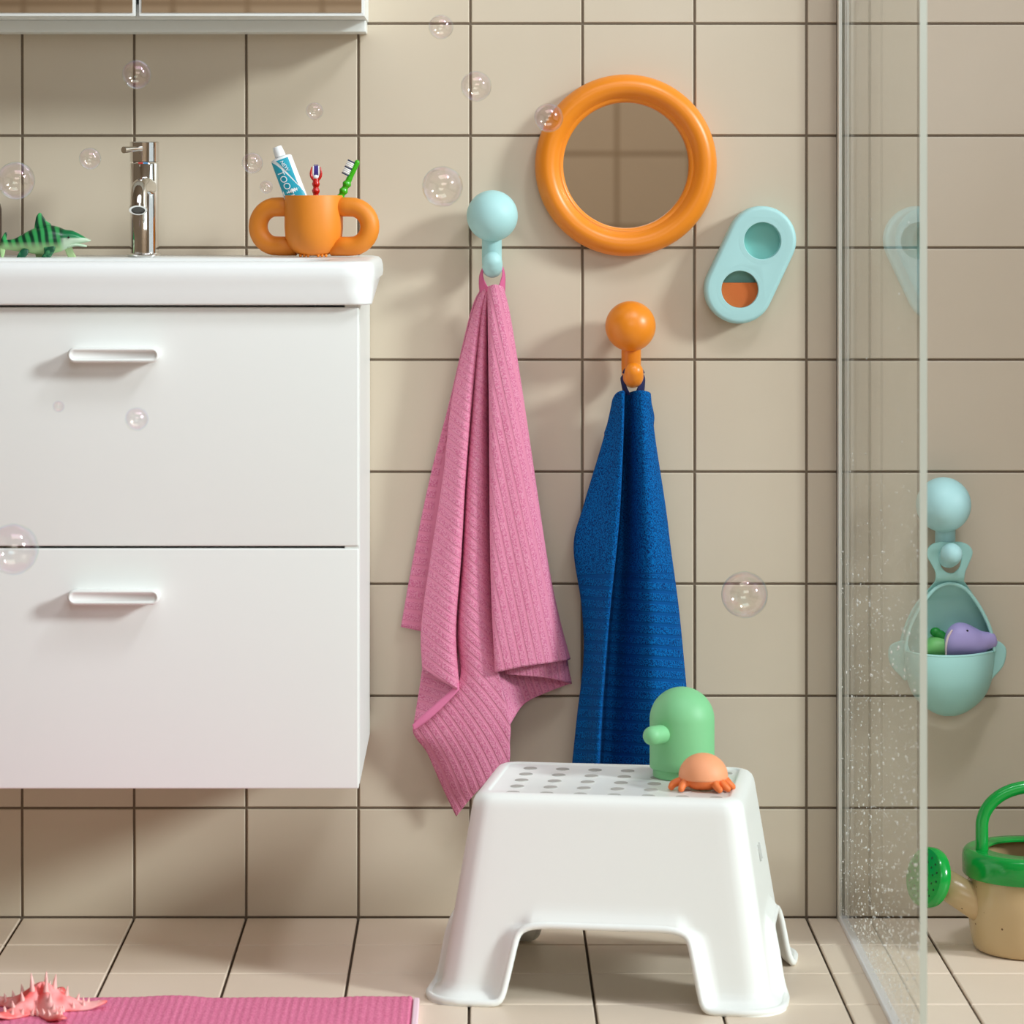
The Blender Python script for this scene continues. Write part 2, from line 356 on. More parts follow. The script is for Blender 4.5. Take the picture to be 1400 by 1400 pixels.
# ---------------- tap ----------------
FO = 0.10; fb = W(197.5, 350, FO); fx, fy, fz = fb.x, -FO, 0.8870; R = 0.0190
fa = thing('tap', 'polished chrome single-lever basin tap with short curved spout', 'tap', (fx, fy, fz))
put('body', *lathe([(0.0215, 0), (0.0224, 0.001), (0.0224, 0.003), (0.0210, 0.004), (R, 0.0045), (R, 0.121), (R-0.0006, 0.122)], (fx, fy, fz)), CHROME, fa, ang=35)
put('lever_cap', *lathe([(R-0.001, 0.1235), (R+0.0002, 0.1242), (R+0.0002, 0.1490), (R-0.001, 0.1502)], (fx, fy, fz)), CHROME, fa, ang=35)
a = W(196, 203, FO+0.014); b = W(169, 205, FO+0.045)
put('lever', *tube([a, a.lerp(b, 0.25), b], [0.0040, 0.0030, 0.0044], 16), CHROME, fa, ang=40)
p0 = W(203, 256, FO+0.012); p1 = W(198, 253, FO+0.045); p2 = W(191, 257, FO+0.070); p3 = W(189.5, 266, FO+0.082); p4 = W(189, 283, FO+0.092)
put('spout', *tube([p0, p1, p2, p3, p4], 0.0108, 28, 8), CHROME, fa, ang=40)
put('aerator', *lathe([(0.0106, 0), (0.0116, 0.001), (0.0116, 0.005), (0.0088, 0.0052), (0.0085, 0.003), (0.0, 0.003)], p4, (p4-p3), n=32), CHROME, fa, ang=35)
ad = (p4-p3).normalized()
put('aerator_dark_disc', *lathe([(0.0084, 0.0034), (0.0084, 0.0040), (0, 0.0040)], p4, p4-p3, n=28), mat('dark_opening_grey', (70, 66, 60), 0.5), fa, smooth=False)  # dark disc: shade inside the spout opening put into its colour
put('temperature_mark', *box((fx-0.006, fy-R-0.0006, fz+0.1215), (fx, fy-R+0.001, fz+0.1232)), mat('red_mark', (200, 50, 40), 0.4), fa, smooth=False)
put('temperature_mark', *box((fx+0.0005, fy-R-0.0006, fz+0.1215), (fx+0.0065, fy-R+0.001, fz+0.1232)), mat('blue_mark', (90, 150, 200), 0.4), fa, smooth=False)
# ---------------- dark bottle at the picture edge ----------------
bo = W(-24, 351, 0.06)
bt = thing('bottle', 'dark brown upright container cut off by the left edge beside the striped toy', 'bottle', (bo.x, -0.06, 0.8870))
BR = mat('dark_brown_plastic', (52, 34, 22), 0.35)
put('bottle_body', *lathe([(0.022, 0), (0.0245, 0.002), (0.0252, 0.006), (0.0252, 0.062), (0.0235, 0.069), (0.012, 0.076), (0.010, 0.08)], (bo.x, -0.06, 0.8870)), BR, bt, ang=50)
put('cap', *lathe([(0.012, 0.0802), (0.012, 0.092), (0.010, 0.094)], (bo.x, -0.06, 0.8870)), BR, bt, ang=50)
# ---------------- mug with two tube handles ----------------
MO = 0.112; mg = W(429, 351, MO); s = (D-MO)/F; zb = 0.8885
mug = thing('toothbrush_mug', 'orange mug with two chunky round tube handles on the washbasin', 'mug', (mg.x, -MO, 0.8870))
prof = [(0.010, 0.0), (0.018, 0.001), (0.026, 0.005), (0.0325, 0.013), (0.0370, 0.024), (0.0381, 0.036), (0.0381, 0.0775), (0.0375, 0.0787), (0.0367, 0.0787), (0.0361, 0.0775), (0.0352, 0.035), (0.032, 0.018), (0.02, 0.007), (0.0, 0.006)]
put('cup', *lathe(prof, (mg.x, -MO, zb), n=64), ORANGEM, mug, ang=60)
rot = math.radians(-13)
for sd in (-1, 1):
    c = Vector((mg.x, -MO, zb+0.0380)); u = Vector((math.cos(rot), math.sin(rot), 0)); rc = 0.0256
    pts = [c+u*sd*0.024+Vector((0, 0, rc)), c+u*sd*0.047+Vector((0, 0, rc))]
    for k in range(1, 16):
        a = PI/2-PI*k/16; pts.append(c+u*sd*(0.0500+rc*math.cos(a)*1.0)+Vector((0, 0, rc*math.sin(a))))
    pts += [c+u*sd*0.047-Vector((0, 0, rc)), c+u*sd*0.024-Vector((0, 0, rc))]
    put('handle', *tube(pts, 0.01255, 28), ORANGEM, mug)
mb = MB()
for dx in (-0.015, -0.0105, -0.006, 0.006, 0.0105, 0.015): mb.add(ball((mg.x+dx*1.1, -MO-0.018+abs(dx)*0.2, zb+0.0006), 0.0021, 8))
mb.put('feet', ORANGEM, mug)
# ---------------- toothpaste ----------------
def local(o, ang, lean=0.0):
    """frame: X across, Y along (up), Z towards the viewer; ang = clockwise-from-up tilt"""
    M = Matrix.Rotation(-ang, 3, 'Z')
    def to(p):
        q = M @ Vector((p[0], p[1], 0))
        return Vector((o[0]+q.x, o[1]-p[2]+lean*q.y, o[2]+q.y))
    return to
base = W(415.5, 300, MO+0.004); tp = thing('toothpaste_tube', 'white and turquoise toothpaste tube standing in the orange mug', 'toothpaste', base)
to = local(base, math.radians(-20.5), 0.02)
TW = mat('white_tube', (238, 240, 240), 0.35); TB = mat('turquoise_print', (22, 160, 184), 0.4)
rs = []
for h, hw, hd in ((-0.030, 0.0150, 0.0008), (0.0, 0.0150, 0.004), (0.04, 0.0147, 0.0075), (0.0845, 0.0142, 0.0095), (0.086, 0.0125, 0.0095), (0.0875, 0.006, 0.006)):
    rs.append([to((hw*math.cos(2*PI*k/32), h, hd*math.sin(2*PI*k/32))) for k in range(32)])
put('tube_body', *rings(rs), TW, tp, ang=45)
rs = [[to((r*math.cos(2*PI*k/24), h, r*math.sin(2*PI*k/24))) for k in range(24)] for r, h in ((0.0066, 0.0875), (0.0074, 0.0877), (0.0062, 0.1000), (0.0054, 0.1010))]
put('cap', *rings(rs), TW, tp, ang=45)
def front(x, y, lift): # on the front of the tube
    t = min(max((y+0.03)/0.115, 0), 1); hd = 0.0008+0.0087*t**0.7; hw = 0.0150-0.0008*t
    return to((x, y, hd*math.sqrt(max(1-(x/hw)**2, 0.02))+lift))
def strip(fl, fr, y0, y1, n, m, lift):
    rs = []
    for i in range(n+1):
        y = y0+(y1-y0)*i/n; a, b = fl(y), fr(y)
        rs.append([front(a+(b-a)*j/m, y, lift) for j in range(m+1)])
    return rings(rs, False, False, closed=False)
mb = MB()
mb.add(strip(lambda y: -0.0138, lambda y: -0.0136+0.0268*max(0.0, min(1, (0.0835-y)/0.050))**0.75, -0.02, 0.0830, 30, 10, 0.0005))
mb.add(strip(lambda y: -0.0072+0.0192*max(0, (0.0835-y)/0.046)**0.85, lambda y: 0.0092, 0.038, 0.0835, 16, 6, 0.0005))
mb.put('printed_band', TB, tp)
mb = MB()
mb.add(text_vf('TOOTH', 0.0138, lambda p: front(-0.0112+p.y*0.9+p.x*0.08, 0.0700-p.x*0.86, 0.0017+p.z)))
mb.add(text_vf('NEW', 0.0082, lambda p: front(-0.0030+p.y*0.85+p.x*0.22, 0.0815-p.x*0.80, 0.0014+p.z)))
mb.put('lettering', TW, tp, smooth=False)
# ---------------- toothbrushes ----------------
RED = mat('glossy_red_plastic', (196, 28, 20), 0.2); GRN = mat('glossy_green_plastic', (64, 176, 24), 0.22)
PUR = mat('purple_bristles', (60, 40, 130), 0.7); WBR = mat('white_bristles', (240, 240, 240), 0.7); NVY = mat('navy_bristles', (30, 50, 90), 0.7)
b = W(431.5, 300, MO+0.002); tb = thing('toothbrush', 'red toothbrush with purple bristles standing upright in the orange mug', 'toothbrush', b)
to = local(b, math.radians(0.5)); S = (D-MO)/F
mb = MB(); pts = []; rr = []
for k in range(60):
    h = (-30+k*1.5)*S; pts.append(to((0, h, 0)))
    rr.append((0.0044+0.0009*math.sin(k*1.5*2*PI/9.5)) if k < 55 else 0.0044-0.0004*(k-55))
mb.add(tube(pts, rr, 16))
for sd in (-1, 1):
    mb.add(tube([to((sd*x*S, y*S, 0.001)) for x, y in ((1, 53), (5.2, 57), (7.0, 62), (6.6, 67), (5.6, 72))], [0.0020, 0.0021, 0.0017, 0.0012, 0.0006], 10, 4))
mb.put('brush_handle', RED, tb)
mb = MB(); m2 = MB()
for i in range(-3, 4):
    for j in range(2):
        h0 = 57-abs(i)*0.4; (mb if abs(i) < 3 else m2).add(tube([to((i*1.25*S, h0*S, 0.0015*j)), to((i*1.15*S, (75-(i % 2)*2)*S, 0.0015*j))], 0.0007, 6))
m2.add(ball(to((0, 58*S, 0.002)), 0.0036, 8, (1, 0.6, 0.8)))
mb.put('bristles', PUR, tb); m2.put('bristles', WBR, tb)
b = W(455, 292, MO+0.0); tb = thing('toothbrush', 'green toothbrush with white and navy bristles leaning right in the orange mug', 'toothbrush', b)
to = local(b, math.radians(25.5)); mb = MB(); pts = []; rr = []
for k in range(60):
    h = (-22+k*1.68)*S; pts.append(to((0, h, 0)))
    y = -22+k*1.68
    rr.append(0.0049+0.0010*math.sin(y*2*PI/10.5) if y < 48 else (0.0040 if y < 55 else 0.0036))
mb.add(tube(pts, rr, 16, capround=True))
mb.put('brush_handle', GRN, tb)
mb = MB(); m2 = MB()
for i in range(9):
    for j in range(3):
        p = to((-0.0015, (56+i*2.4)*S, (j-1)*0.0018)); q = to((-13.0*S, (56+i*2.4)*S, (j-1)*0.0018))
        (mb if i % 4 == 0 else m2).add(tube([p, q], 0.0010, 6))
mb.put('bristles', NVY, tb); m2.put('bristles', WBR, tb)
# ---------------- round mirror ----------------
c = W(856, 226, 0.02); s = (D-0.02)/F
mr = thing('round_mirror', 'round wall mirror in a fat orange tube frame', 'mirror', (c.x, 0, c.z))
prof = [(0.1130, 0.0005), (0.1185, 0.004), (0.1208, 0.010), (0.1213, 0.016), (0.1200, 0.0225), (0.1168, 0.0285), (0.1125, 0.0330), (0.1070, 0.0355), (0.1015, 0.0352), (0.0965, 0.0328), (0.0925, 0.0286), (0.0902, 0.0248), (0.0892, 0.0240), (0.0875, 0.0238), (0.0855, 0.0225), (0.0840, 0.0195), (0.0836, 0.0150), (0.0836, 0.0080), (0.0840, 0.0005)]
pp = [Vector((r, h, 0)) for r, h in prof]; pp = [cr(pp, k/54) for k in range(55)]
put('frame', *lathe([(p.x, p.y) for p in pp], (c.x, 0, c.z), (0, -1, 0), 96), ORANGE, mr)
put('mirror_pane', *lathe([(0.086, 0.006), (0.086, 0.0125), (0.0, 0.0125)], (c.x, 0, c.z), (0, -1, 0), 64), MIRROR, mr, smooth=False)

# ---------------- ball hooks ----------------
def hook(px, py, rpx, stem, tip, tr, m, label, group, off=0.047):
    c = W(px, py, off); R = rpx*(D-off)/F
    h = thing('wall_hook', label, 'hook', (c.x, 0, c.z), group)
    mb = MB(); mb.add(ball(c, R, 32))
    mb.add(lathe([(0.020, 0.0006), (0.0205, 0.003), (0.016, 0.010), (0.014, 0.02)], (c.x, 0, c.z), (0, -1, 0), 40))
    mb.put('knob', m, h)
    sx = W(stem[0], stem[1], 0.030); tx = W(tip[0], tip[1], 0.062); sr = stem[2]*(D-0.03)/F
    zlow = W(0, tip[2], 0.052).z
    pts = [Vector((sx.x, -0.034, c.z-R*0.3)), Vector((sx.x, -0.030, c.z-R*1.1)), Vector((sx.x, -0.029, zlow+sr*2.0)), Vector((sx.x*0.8+tx.x*0.2, -0.034, zlow+sr*1.25)), Vector(((sx.x+tx.x)/2, -0.046, zlow+sr)), Vector((tx.x, -0.060, zlow+sr*1.25)), Vector((tx.x, -0.066, tx.z))]
    put('stem', *tube(pts, [sr, sr, sr, sr, sr, sr, tr*(D-0.062)/F], 28, 7, capround=True), m, h)
    return h
hook(673, 295, 35, (672.5, 340, 13.6), (673.5, 357, 380), 13.0, AQUA, 'light blue ball-shaped wall hook with the pink towel hanging on it', 'ball-shaped wall hooks')
hook(862, 446, 34.5, (863, 490, 13.4), (866.5, 508, 531), 12.8, ORANGE, 'orange ball-shaped wall hook with the dark blue towel hanging on it', 'ball-shaped wall hooks')
hook(1290, 690, 37.5, (1292.5, 735, 13.8), (1300, 757, 777), 15.0, AQUA, 'light blue ball-shaped wall hook in the shower holding the scoop basket', 'ball-shaped wall hooks')

# ---------------- two-hole holder ----------------
FO2 = 0.034; s = (D-FO2)/F
U = Vector((1042.3, 328.5)); Lw = Vector((1010.5, 396)); RR = 46.8
def pillpts(A, B, R, n=24):
    d = (B-A); ang = math.atan2(d.y, d.x); L = []
    for k in range(n+1): a = ang+PI/2+PI*k/n; L.append((A.x+R*math.cos(a), A.y+R*math.sin(a)))
    for k in range(n+1): a = ang-PI/2+PI*k/n; L.append((B.x+R*math.cos(a), B.y+R*math.sin(a)))
    return L
def circ(C, R, n=48): return [(C[0]+R*math.cos(2*PI*k/n), C[1]+R*math.sin(2*PI*k/n)) for k in range(n)]
def plate(off_mid, s):
    return lambda q: Vector(((q.x-VX*0)*1.0, 0, 0))
def px2(loop, off):   # pixel loop -> metres (x, z)
    return [((p[0]-VX)*(D-off)/F, CZ-(p[1]-VY)*(D-off)/F) for p in loop]
Hc = W((U.x+Lw.x)/2, (U.y+Lw.y)/2, 0.02)
ho = thing('wall_holder', 'light blue pill-shaped wall holder with two round openings', 'holder', (Hc.x, 0, Hc.z))
th = 0.0170   # half thickness
bv = 0.006
lp = [px2(pillpts(U, Lw, RR-bv/s), FO2), px2(circ((1042.6, 329.3), 25.3+1.5/1, 48), FO2), px2(circ((1011.6, 395.7), 25.3+1.5, 48), FO2)]
lp[1] = px2(circ((1042.6, 329.3), 25.3+bv/s*0.25, 48), FO2)
# body with through openings: large outer bevel
vf = shape2d([px2(pillpts(U, Lw, RR-bv/s), FO2), px2(circ((1042.6, 329.3), 25.3+bv/s), FO2), px2(circ((1011.6, 395.7), 25.3+bv/s), FO2)], th-bv, bv, 5, lambda q: Vector((q.x, -0.0175-q.z, q.y)))
hb = MB(); hb.add(vf)
for cc in ((1042.6, 329.3), (1011.6, 395.7)):
    p = W(cc[0], cc[1], FO2); ri = 25.3*(D-FO2)/F; fr_ = 0.0345
    hb.add(lathe([(ri, 0.014), (ri, fr_-0.0006), (ri+0.0006, fr_+0.0001), (ri+bv+0.0006, fr_+0.0001)], (p.x, 0, p.z), (0, -1, 0), 64, False, False))
hb.put('holder_body', AQUA, ho, ang=40)
mb = MB()
for cc in ((1042.6, 329.3), (1011.6, 395.7)):
    p = W(cc[0], cc[1], FO2); mb.add(lathe([(0.0252, 0.004), (0.0252, 0.013), (0, 0.013)], (p.x, 0, p.z), (0, -1, 0), 48))
mb.put('back_plate', mat('aqua_inner', (142, 208, 198), 0.5), ho, smooth=False)
cc = W(1011.6, 395.7, 0.03); r = 0.0242
L = [(cc.x+r*math.cos(a), cc.z+r*math.sin(a)) for a in [math.asin(0.36)+ -k*(PI+2*math.asin(0.36))/30 for k in range(31)]]
rs = [[Vector((x, -0.0135, z)) for x, z in L], [Vector((x, -0.0265, z)) for x, z in L]]
tag(put('soap_bar', *rings(rs), mat('rust_orange_soap', (200, 104, 44), 0.8, bump=(900, 0.4, 0.0006)), ang=30), 'flat-topped rust orange piece sitting in the lower round opening of the blue wall holder', 'soap')

# ---------------- scoop basket on the shower hook ----------------
bp = W(1298, 860, 0.03)
sb = thing('scoop_basket', 'pale teal hanging bath toy basket shaped like a scoop with side fins', 'basket', (bp.x, 0, bp.z))
def sm(pts, n=6, closed=True):
    P = [Vector((p[0], p[1], 0)) for p in pts]; N = len(P); out = []
    for i in range(N):
        a, b, c2, d = P[(i-1) % N], P[i], P[(i+1) % N], P[(i+2) % N]
        for k in range(n):
            u = k/n; q = 0.5*((2*b)+(c2-a)*u+(2*a-5*b+4*c2-d)*u*u+(3*b-a-3*c2+d)*u**3); out.append((q.x, q.y))
    return out
out = sm([(1298, 743), (1312, 742), (1324, 747), (1328, 756), (1323, 770), (1318, 782), (1317, 794), (1320, 799), (1333, 817), (1345, 838), (1354, 862), (1359, 884), (1361, 900), (1358, 916), (1340, 930), (1298, 934), (1256, 930), (1238, 916), (1233, 900), (1235, 884), (1241, 862), (1252, 838), (1266, 817), (1278, 799), (1280, 794), (1280, 782), (1274, 770), (1268, 758), (1272, 747), (1284, 742)], 4)
hole = sm([(1299, 751), (1309, 752), (1315, 762), (1313, 775), (1306, 783), (1299, 785), (1291, 782), (1285, 774), (1283, 762), (1289, 752)], 4)
vf = shape2d([px2(out, 0.045), px2(hole, 0.045)], 0.0006, 0.0014, 3, lambda q: Vector((q.x, -0.046-q.z+0.0, q.y)))
# lean the plate back towards the wall below the handle
zt = W(0, 790, 0.045).z
for v in vf[0]:
    if v.z < zt: v.y += min(0.030, (zt-v.z)*0.9)
put('back_plate', *vf, TEAL, sb, ang=40)
# raised lip around the opening
lipf = [(1237, 890), (1242, 864), (1252, 840), (1266, 819), (1280, 804), (1299, 798), (1318, 804), (1332, 819), (1345, 840), (1355, 864), (1360, 892)]
def lip_off(py): return 0.022+0.026*max(0, min(1, (py-800)/92.0))*1.0 + 0.022*max(0, 1-(py-798)/60.0 if py < 858 else 0)
lo = []
for (x, y) in lipf:
    t = (y-798)/94.0; lo.append(W(x, y, 0.046+0.002*t))
put('lip', *tube(lo, 0.0024, 12, 6), TEAL, sb)
# side wall between plate and lip + bowl front: open cup, single thick shell
def cup(ins):
    rs = []; cx = 1298; n = 40
    A = [(898, 62.5, 0.066), (910, 62, 0.067), (924, 60, 0.066), (940, 55, 0.062), (955, 46, 0.054), (967, 33, 0.044), (975, 20, 0.034), (979, 7, 0.024)]
    AA = [cr([(a[0], a[1], a[2]*1000) for a in A], k/24) for k in range(25)]
    for j, q in enumerate(AA):
        row = []
        for k in range(n+1):
            a = PI*k/n; zz = q.x
            if j < 12: zz -= (1-j/12)*7.0*(abs(math.cos(a))**2.2)      # rim rises at the sides
            off = 0.012+(q.z/1000-ins)*math.sin(a)**0.45
            row.append(W(cx-(q.y-ins*1000)*math.cos(a), zz-ins*200, off))
        rs.append(row)
    return rs
o_, i_ = cup(0.0), cup(0.0028)
mb = MB(); mb.add(rings(o_, False, False, closed=False)); mb.add(rings(i_, False, False, closed=False)); mb.add(rings([o_[0], i_[0]], False, False, closed=False))
mb.add(([p for p in o_[-1]], [list(range(len(o_[-1])))])); mb.add(tube([(a+b)/2 for a, b in zip(o_[0], i_[0])], 0.0019, 10))
mb.put('scoop_bowl', TEAL, sb)
# upper side walls joining plate to lip
mb = MB()
for side in (0, 1):
    idx = list(range(0, 6)) if side == 0 else list(range(5, 11))
    A = [lo[i] for i in idx]; B = [Vector((p.x, -(0.046-min(0.030, max(0, (zt-p.z)*0.9))), p.z)) for p in A]
    m = 20; mb.add(rings([[cr(A, k/m) for k in range(m+1)], [cr(B, k/m) for k in range(m+1)]], False, False, closed=False))
mb.put('side_wall', TEAL, sb)
for fin in ([(1238, 880), (1228, 880), (1219, 885), (1217, 896), (1221, 910), (1232, 922), (1240, 928), (1245, 905)], [(1358, 880), (1366, 880), (1373, 886), (1374, 896), (1370, 910), (1360, 922), (1352, 928), (1348, 905)]):
    put('fin', *shape2d([px2(sm(fin, 4), 0.04)], 0.0006, 0.0022, 3, lambda q: Vector((q.x, -0.036-q.z, q.y))), TEAL, sb, ang=50)

# ---------------- toys in the basket ----------------
LIL = mat('lilac_rubber', (172, 160, 214), 0.5)
def px_body(secs, off0, m, n=24):   # (px, py_center, half height px, half depth m) along x
    P = [Vector((a, b, c2)) for a, b, c2, d in secs]; Q = [Vector((d, e, 0)) for (a, b, c2, d), e in zip(secs, [0]*len(secs))]
    rs = []
    for k in range(m+1):
        p = cr(P, k/m); d = max(cr(Q, k/m).x, 1e-4); c0 = W(p.x, p.y, off0); s = (D-off0)/F
        rs.append([c0+Vector((0, -d*math.cos(2*PI*j/n), max(p.z, 0.02)*s*math.sin(2*PI*j/n))) for j in range(n)])
    return rings(rs)
dl = thing('whale_toy', 'lilac rubber whale bath toy with a pale edge peeking out of the teal basket', 'bath toy', W(1322, 878, 0.045))
mb = MB()
mb.add(px_body([(1291.5, 884, 1, 0.002), (1292.5, 882, 13, 0.010), (1298, 878, 20, 0.015), (1308, 875, 23.5, 0.0175), (1320, 875.5, 23.5, 0.018), (1332, 878, 20.5, 0.0165), (1342, 879, 16.5, 0.013), (1350, 876.5, 12.5, 0.010), (1356, 875.5, 11, 0.008), (1361, 876.5, 8, 0.006), (1363.5, 878, 1.5, 0.002)], 0.046, 48))
mb.put('body', LIL, dl)
put('pale_seam', *tube([W(1293.3, 896, 0.0545), W(1293.5, 884, 0.056), W(1296, 871, 0.057), W(1302, 861, 0.058)], [0.0010, 0.0017, 0.0017, 0.001], 10, 8), mat('cream_rubber', (236, 214, 212), 0.5), dl)
put('eye', *ball(W(1322.5, 862.5, 0.0590), 0.0016, 10), mat('black_eye', (12, 10, 12), 0.2), dl)
tt = thing('turtle_toy', 'small light green bath toy with dark green head behind the lilac whale toy', 'bath toy', W(1284, 890, 0.035))
mb = MB(); mb.add(px_body([(1262, 890, 1, 0.003), (1264, 888, 8, 0.012), (1272, 885, 14, 0.017), (1284, 884, 15.5, 0.018), (1296, 886, 13, 0.016), (1304, 890, 4, 0.006)], 0.030, 32))
mb.put('shell', mat('light_green_rubber', (130, 208, 120), 0.45), tt)
mb = MB(); mb.add(ball(W(1279, 864, 0.034), 0.0062, 14, (1.15, 1, 1))); mb.add(tube([W(1279, 865, 0.034), W(1287, 869, 0.034), W(1294, 876, 0.034)], [0.006, 0.0064, 0.007], 14, 4))
mb.put('head', mat('deep_green_rubber', (26, 140, 50), 0.4), tt)

# ---------------- towels ----------------
def cloth_mat(name, rgb, deep, rib=0.6, flat=(200, 100, 140), ns=520):
    m = mat(name, rgb, 0.92, spec=0.15); nt = m.node_tree; b = nt.nodes['Principled BSDF']; L = nt.links.new
    b.inputs['Sheen Weight'].default_value = 0.0; b.inputs['Sheen Roughness'].default_value = 0.6
    tc = nt.nodes.new('ShaderNodeTexCoord'); uv = nt.nodes.new('ShaderNodeUVMap'); uv.uv_map = 'UVMap'
    n = nt.nodes.new('ShaderNodeTexNoise'); n.inputs['Scale'].default_value = ns; n.inputs['Detail'].default_value = 2; L(tc.outputs['Object'], n.inputs['Vector'])
    sp = nt.nodes.new('ShaderNodeSeparateXYZ'); L(uv.outputs[0], sp.inputs[0]); masks = []
    for ax in (0, 1):
        mu = nt.nodes.new('ShaderNodeMath'); mu.operation = 'MULTIPLY'; mu.inputs[1].default_value = 2*PI; L(sp.outputs[ax], mu.inputs[0])
        si = nt.nodes.new('ShaderNodeMath'); si.operation = 'SINE'; L(mu.outputs[0], si.inputs[0])
        cl = nt.nodes.new('ShaderNodeMapRange'); cl.inputs[1].default_value = -0.80; cl.inputs[2].default_value = -0.25; L(si.outputs[0], cl.inputs[0]); masks.append(cl)
    cl = nt.nodes.new('ShaderNodeMath'); cl.operation = 'MULTIPLY'; L(masks[0].outputs[0], cl.inputs[0]); L(masks[1].outputs[0], cl.inputs[1])
    ad = nt.nodes.new('ShaderNodeMath'); ad.operation = 'MULTIPLY'; L(cl.outputs[0], ad.inputs[0]); L(n.outputs[0], ad.inputs[1])
    a2 = nt.nodes.new('ShaderNodeMath'); a2.operation = 'MULTIPLY_ADD'; a2.inputs[1].default_value = rib; L(cl.outputs[0], a2.inputs[0]); L(ad.outputs[0], a2.inputs[2])
    bp = nt.nodes.new('ShaderNodeBump'); bp.inputs['Strength'].default_value = 0.6; bp.inputs['Distance'].default_value = 0.0014
    L(a2.outputs[0], bp.inputs['Height']); L(bp.outputs[0], b.inputs['Normal'])
    mr_ = nt.nodes.new('ShaderNodeMapRange'); mr_.inputs[1].default_value = 0.36; mr_.inputs[2].default_value = 0.62; L(n.outputs[0], mr_.inputs[0])
    mx = nt.nodes.new('ShaderNodeMix'); mx.data_type = 'RGBA'; mx.inputs[6].default_value = lin(deep); mx.inputs[7].default_value = lin(rgb)
    L(mr_.outputs[0], mx.inputs[0])
    m2 = nt.nodes.new('ShaderNodeMix'); m2.data_type = 'RGBA'; m2.inputs[6].default_value = lin(flat); L(cl.outputs[0], m2.inputs[0]); L(mx.outputs[2], m2.inputs[7])
    L(m2.outputs[2], b.inputs['Base Color'])
    return m
class Cloth:
    def __init__(s): s.v = []; s.f = []; s.uv = []
    def loft(s, knots, nt, sub, ang, per, wav=0.0, ph=0.0, bend=0.0, cross=0.0, rib_from=0):
        """knots: curves of (px, py, off_cm) from top to hem; rib lines run at angle ang (deg) in the picture plane, period per px"""
        m = (len(knots)-1)*sub; base = len(s.v)
        for i in range(nt+1):
            row = [cr(k, i/nt) for k in knots]
            for j in range(m+1):
                p = cr(row, j/m); off = p.z/100
                off += wav*math.sin(p.y*0.045+p.x*0.06+ph)
                aa = math.radians(ang+bend*max(0, min(1, (p.y-880)/200))); ca, sa = math.cos(aa), math.sin(aa)
                s.v.append(W(p.x, p.y, max(off, 0.006))); s.uv.append((((-(p.x-640)*sa+(p.y-960)*ca)/per if p.y >= rib_from else 0.25-12), 0.25 if not cross else 0.92*j/m*cross+0.9))
        for i in range(nt):
            for j in range(m):
                a = base+i*(m+1)+j; s.f.append([a, a+1, a+m+2, a+m+1])
    def put(s, name, m, parent, thick=0.0022):
        o = put(name, s.v, s.f, m, parent, uv=s.uv)
        md = o.modifiers.new('thickness', 'SOLIDIFY'); md.thickness = thick; md.offset = 0; md.use_rim = True
        return o
PINK = cloth_mat('pink_terry', (226, 150, 176), (207, 110, 146), 0.30, (221, 136, 164))
PINKP = mat('pink_ribbon', (214, 100, 146), 0.8, bump=(600, 0.3, 0.0005))
BLUE = cloth_mat('blue_terry', (0, 104, 176), (0, 42, 98), 0.40, (0, 74, 138), 560)
NAVY = mat('navy_ribbon', (14, 26, 78), 0.8)
pt = thing('towel', 'pink ribbed terry towel hanging in long folds from the light blue hook', 'towel', W(672, 400, 0.05))
cl = Cloth()
# left back flap
cl.loft([[(656, 398, 3.6), (643, 429, 3.0), (614, 551, 2.0), (589, 648, 1.4), (566, 757, 1.2), (548, 857, 1.2)],
         [(660, 398, 3.4), (655, 429, 2.6), (630, 551, 1.8), (612, 648, 1.3), (606, 757, 1.2), (600, 868, 1.3)]], 60, 8, 8, 15.5, cross=1.55)
# fold B : rolls from behind, over the front, into the valley
cl.loft([[(662, 398, 3.0), (652, 435, 2.6), (632, 545, 2.2), (618, 650, 2.0), (604, 760, 2.0), (590, 850, 2.2), (588, 905, 2.4)],
         [(658, 398, 4.2), (645, 435, 3.8), (619, 545, 3.6), (607, 650, 3.8), (590, 760, 4.0), (577, 855, 4.4), (578, 912, 4.6)],
         [(661, 396, 5.0), (650, 435, 5.0), (630, 545, 5.0), (621, 650, 5.4), (608, 760, 5.7), (598, 860, 6.0), (600, 928, 6.0)],
         [(665, 395, 5.2), (655, 435, 5.2), (643, 545, 5.2), (634, 650, 5.6), (627, 760, 6.0), (618, 865, 6.2), (621, 941, 6.2)],
         [(666, 396, 4.2), (657, 435, 3.2), (645, 545, 2.4), (637, 650, 2.4), (630, 760, 2.6), (624, 868, 3.0), (629, 944, 4.4)],
         [(664, 397, 3.2), (654, 435, 2.2), (641, 545, 1.5), (633, 650, 1.5), (626, 760, 1.6), (619, 868, 2.0), (622, 940, 3.4)]], 70, 7, 38, 11, 0.0006)
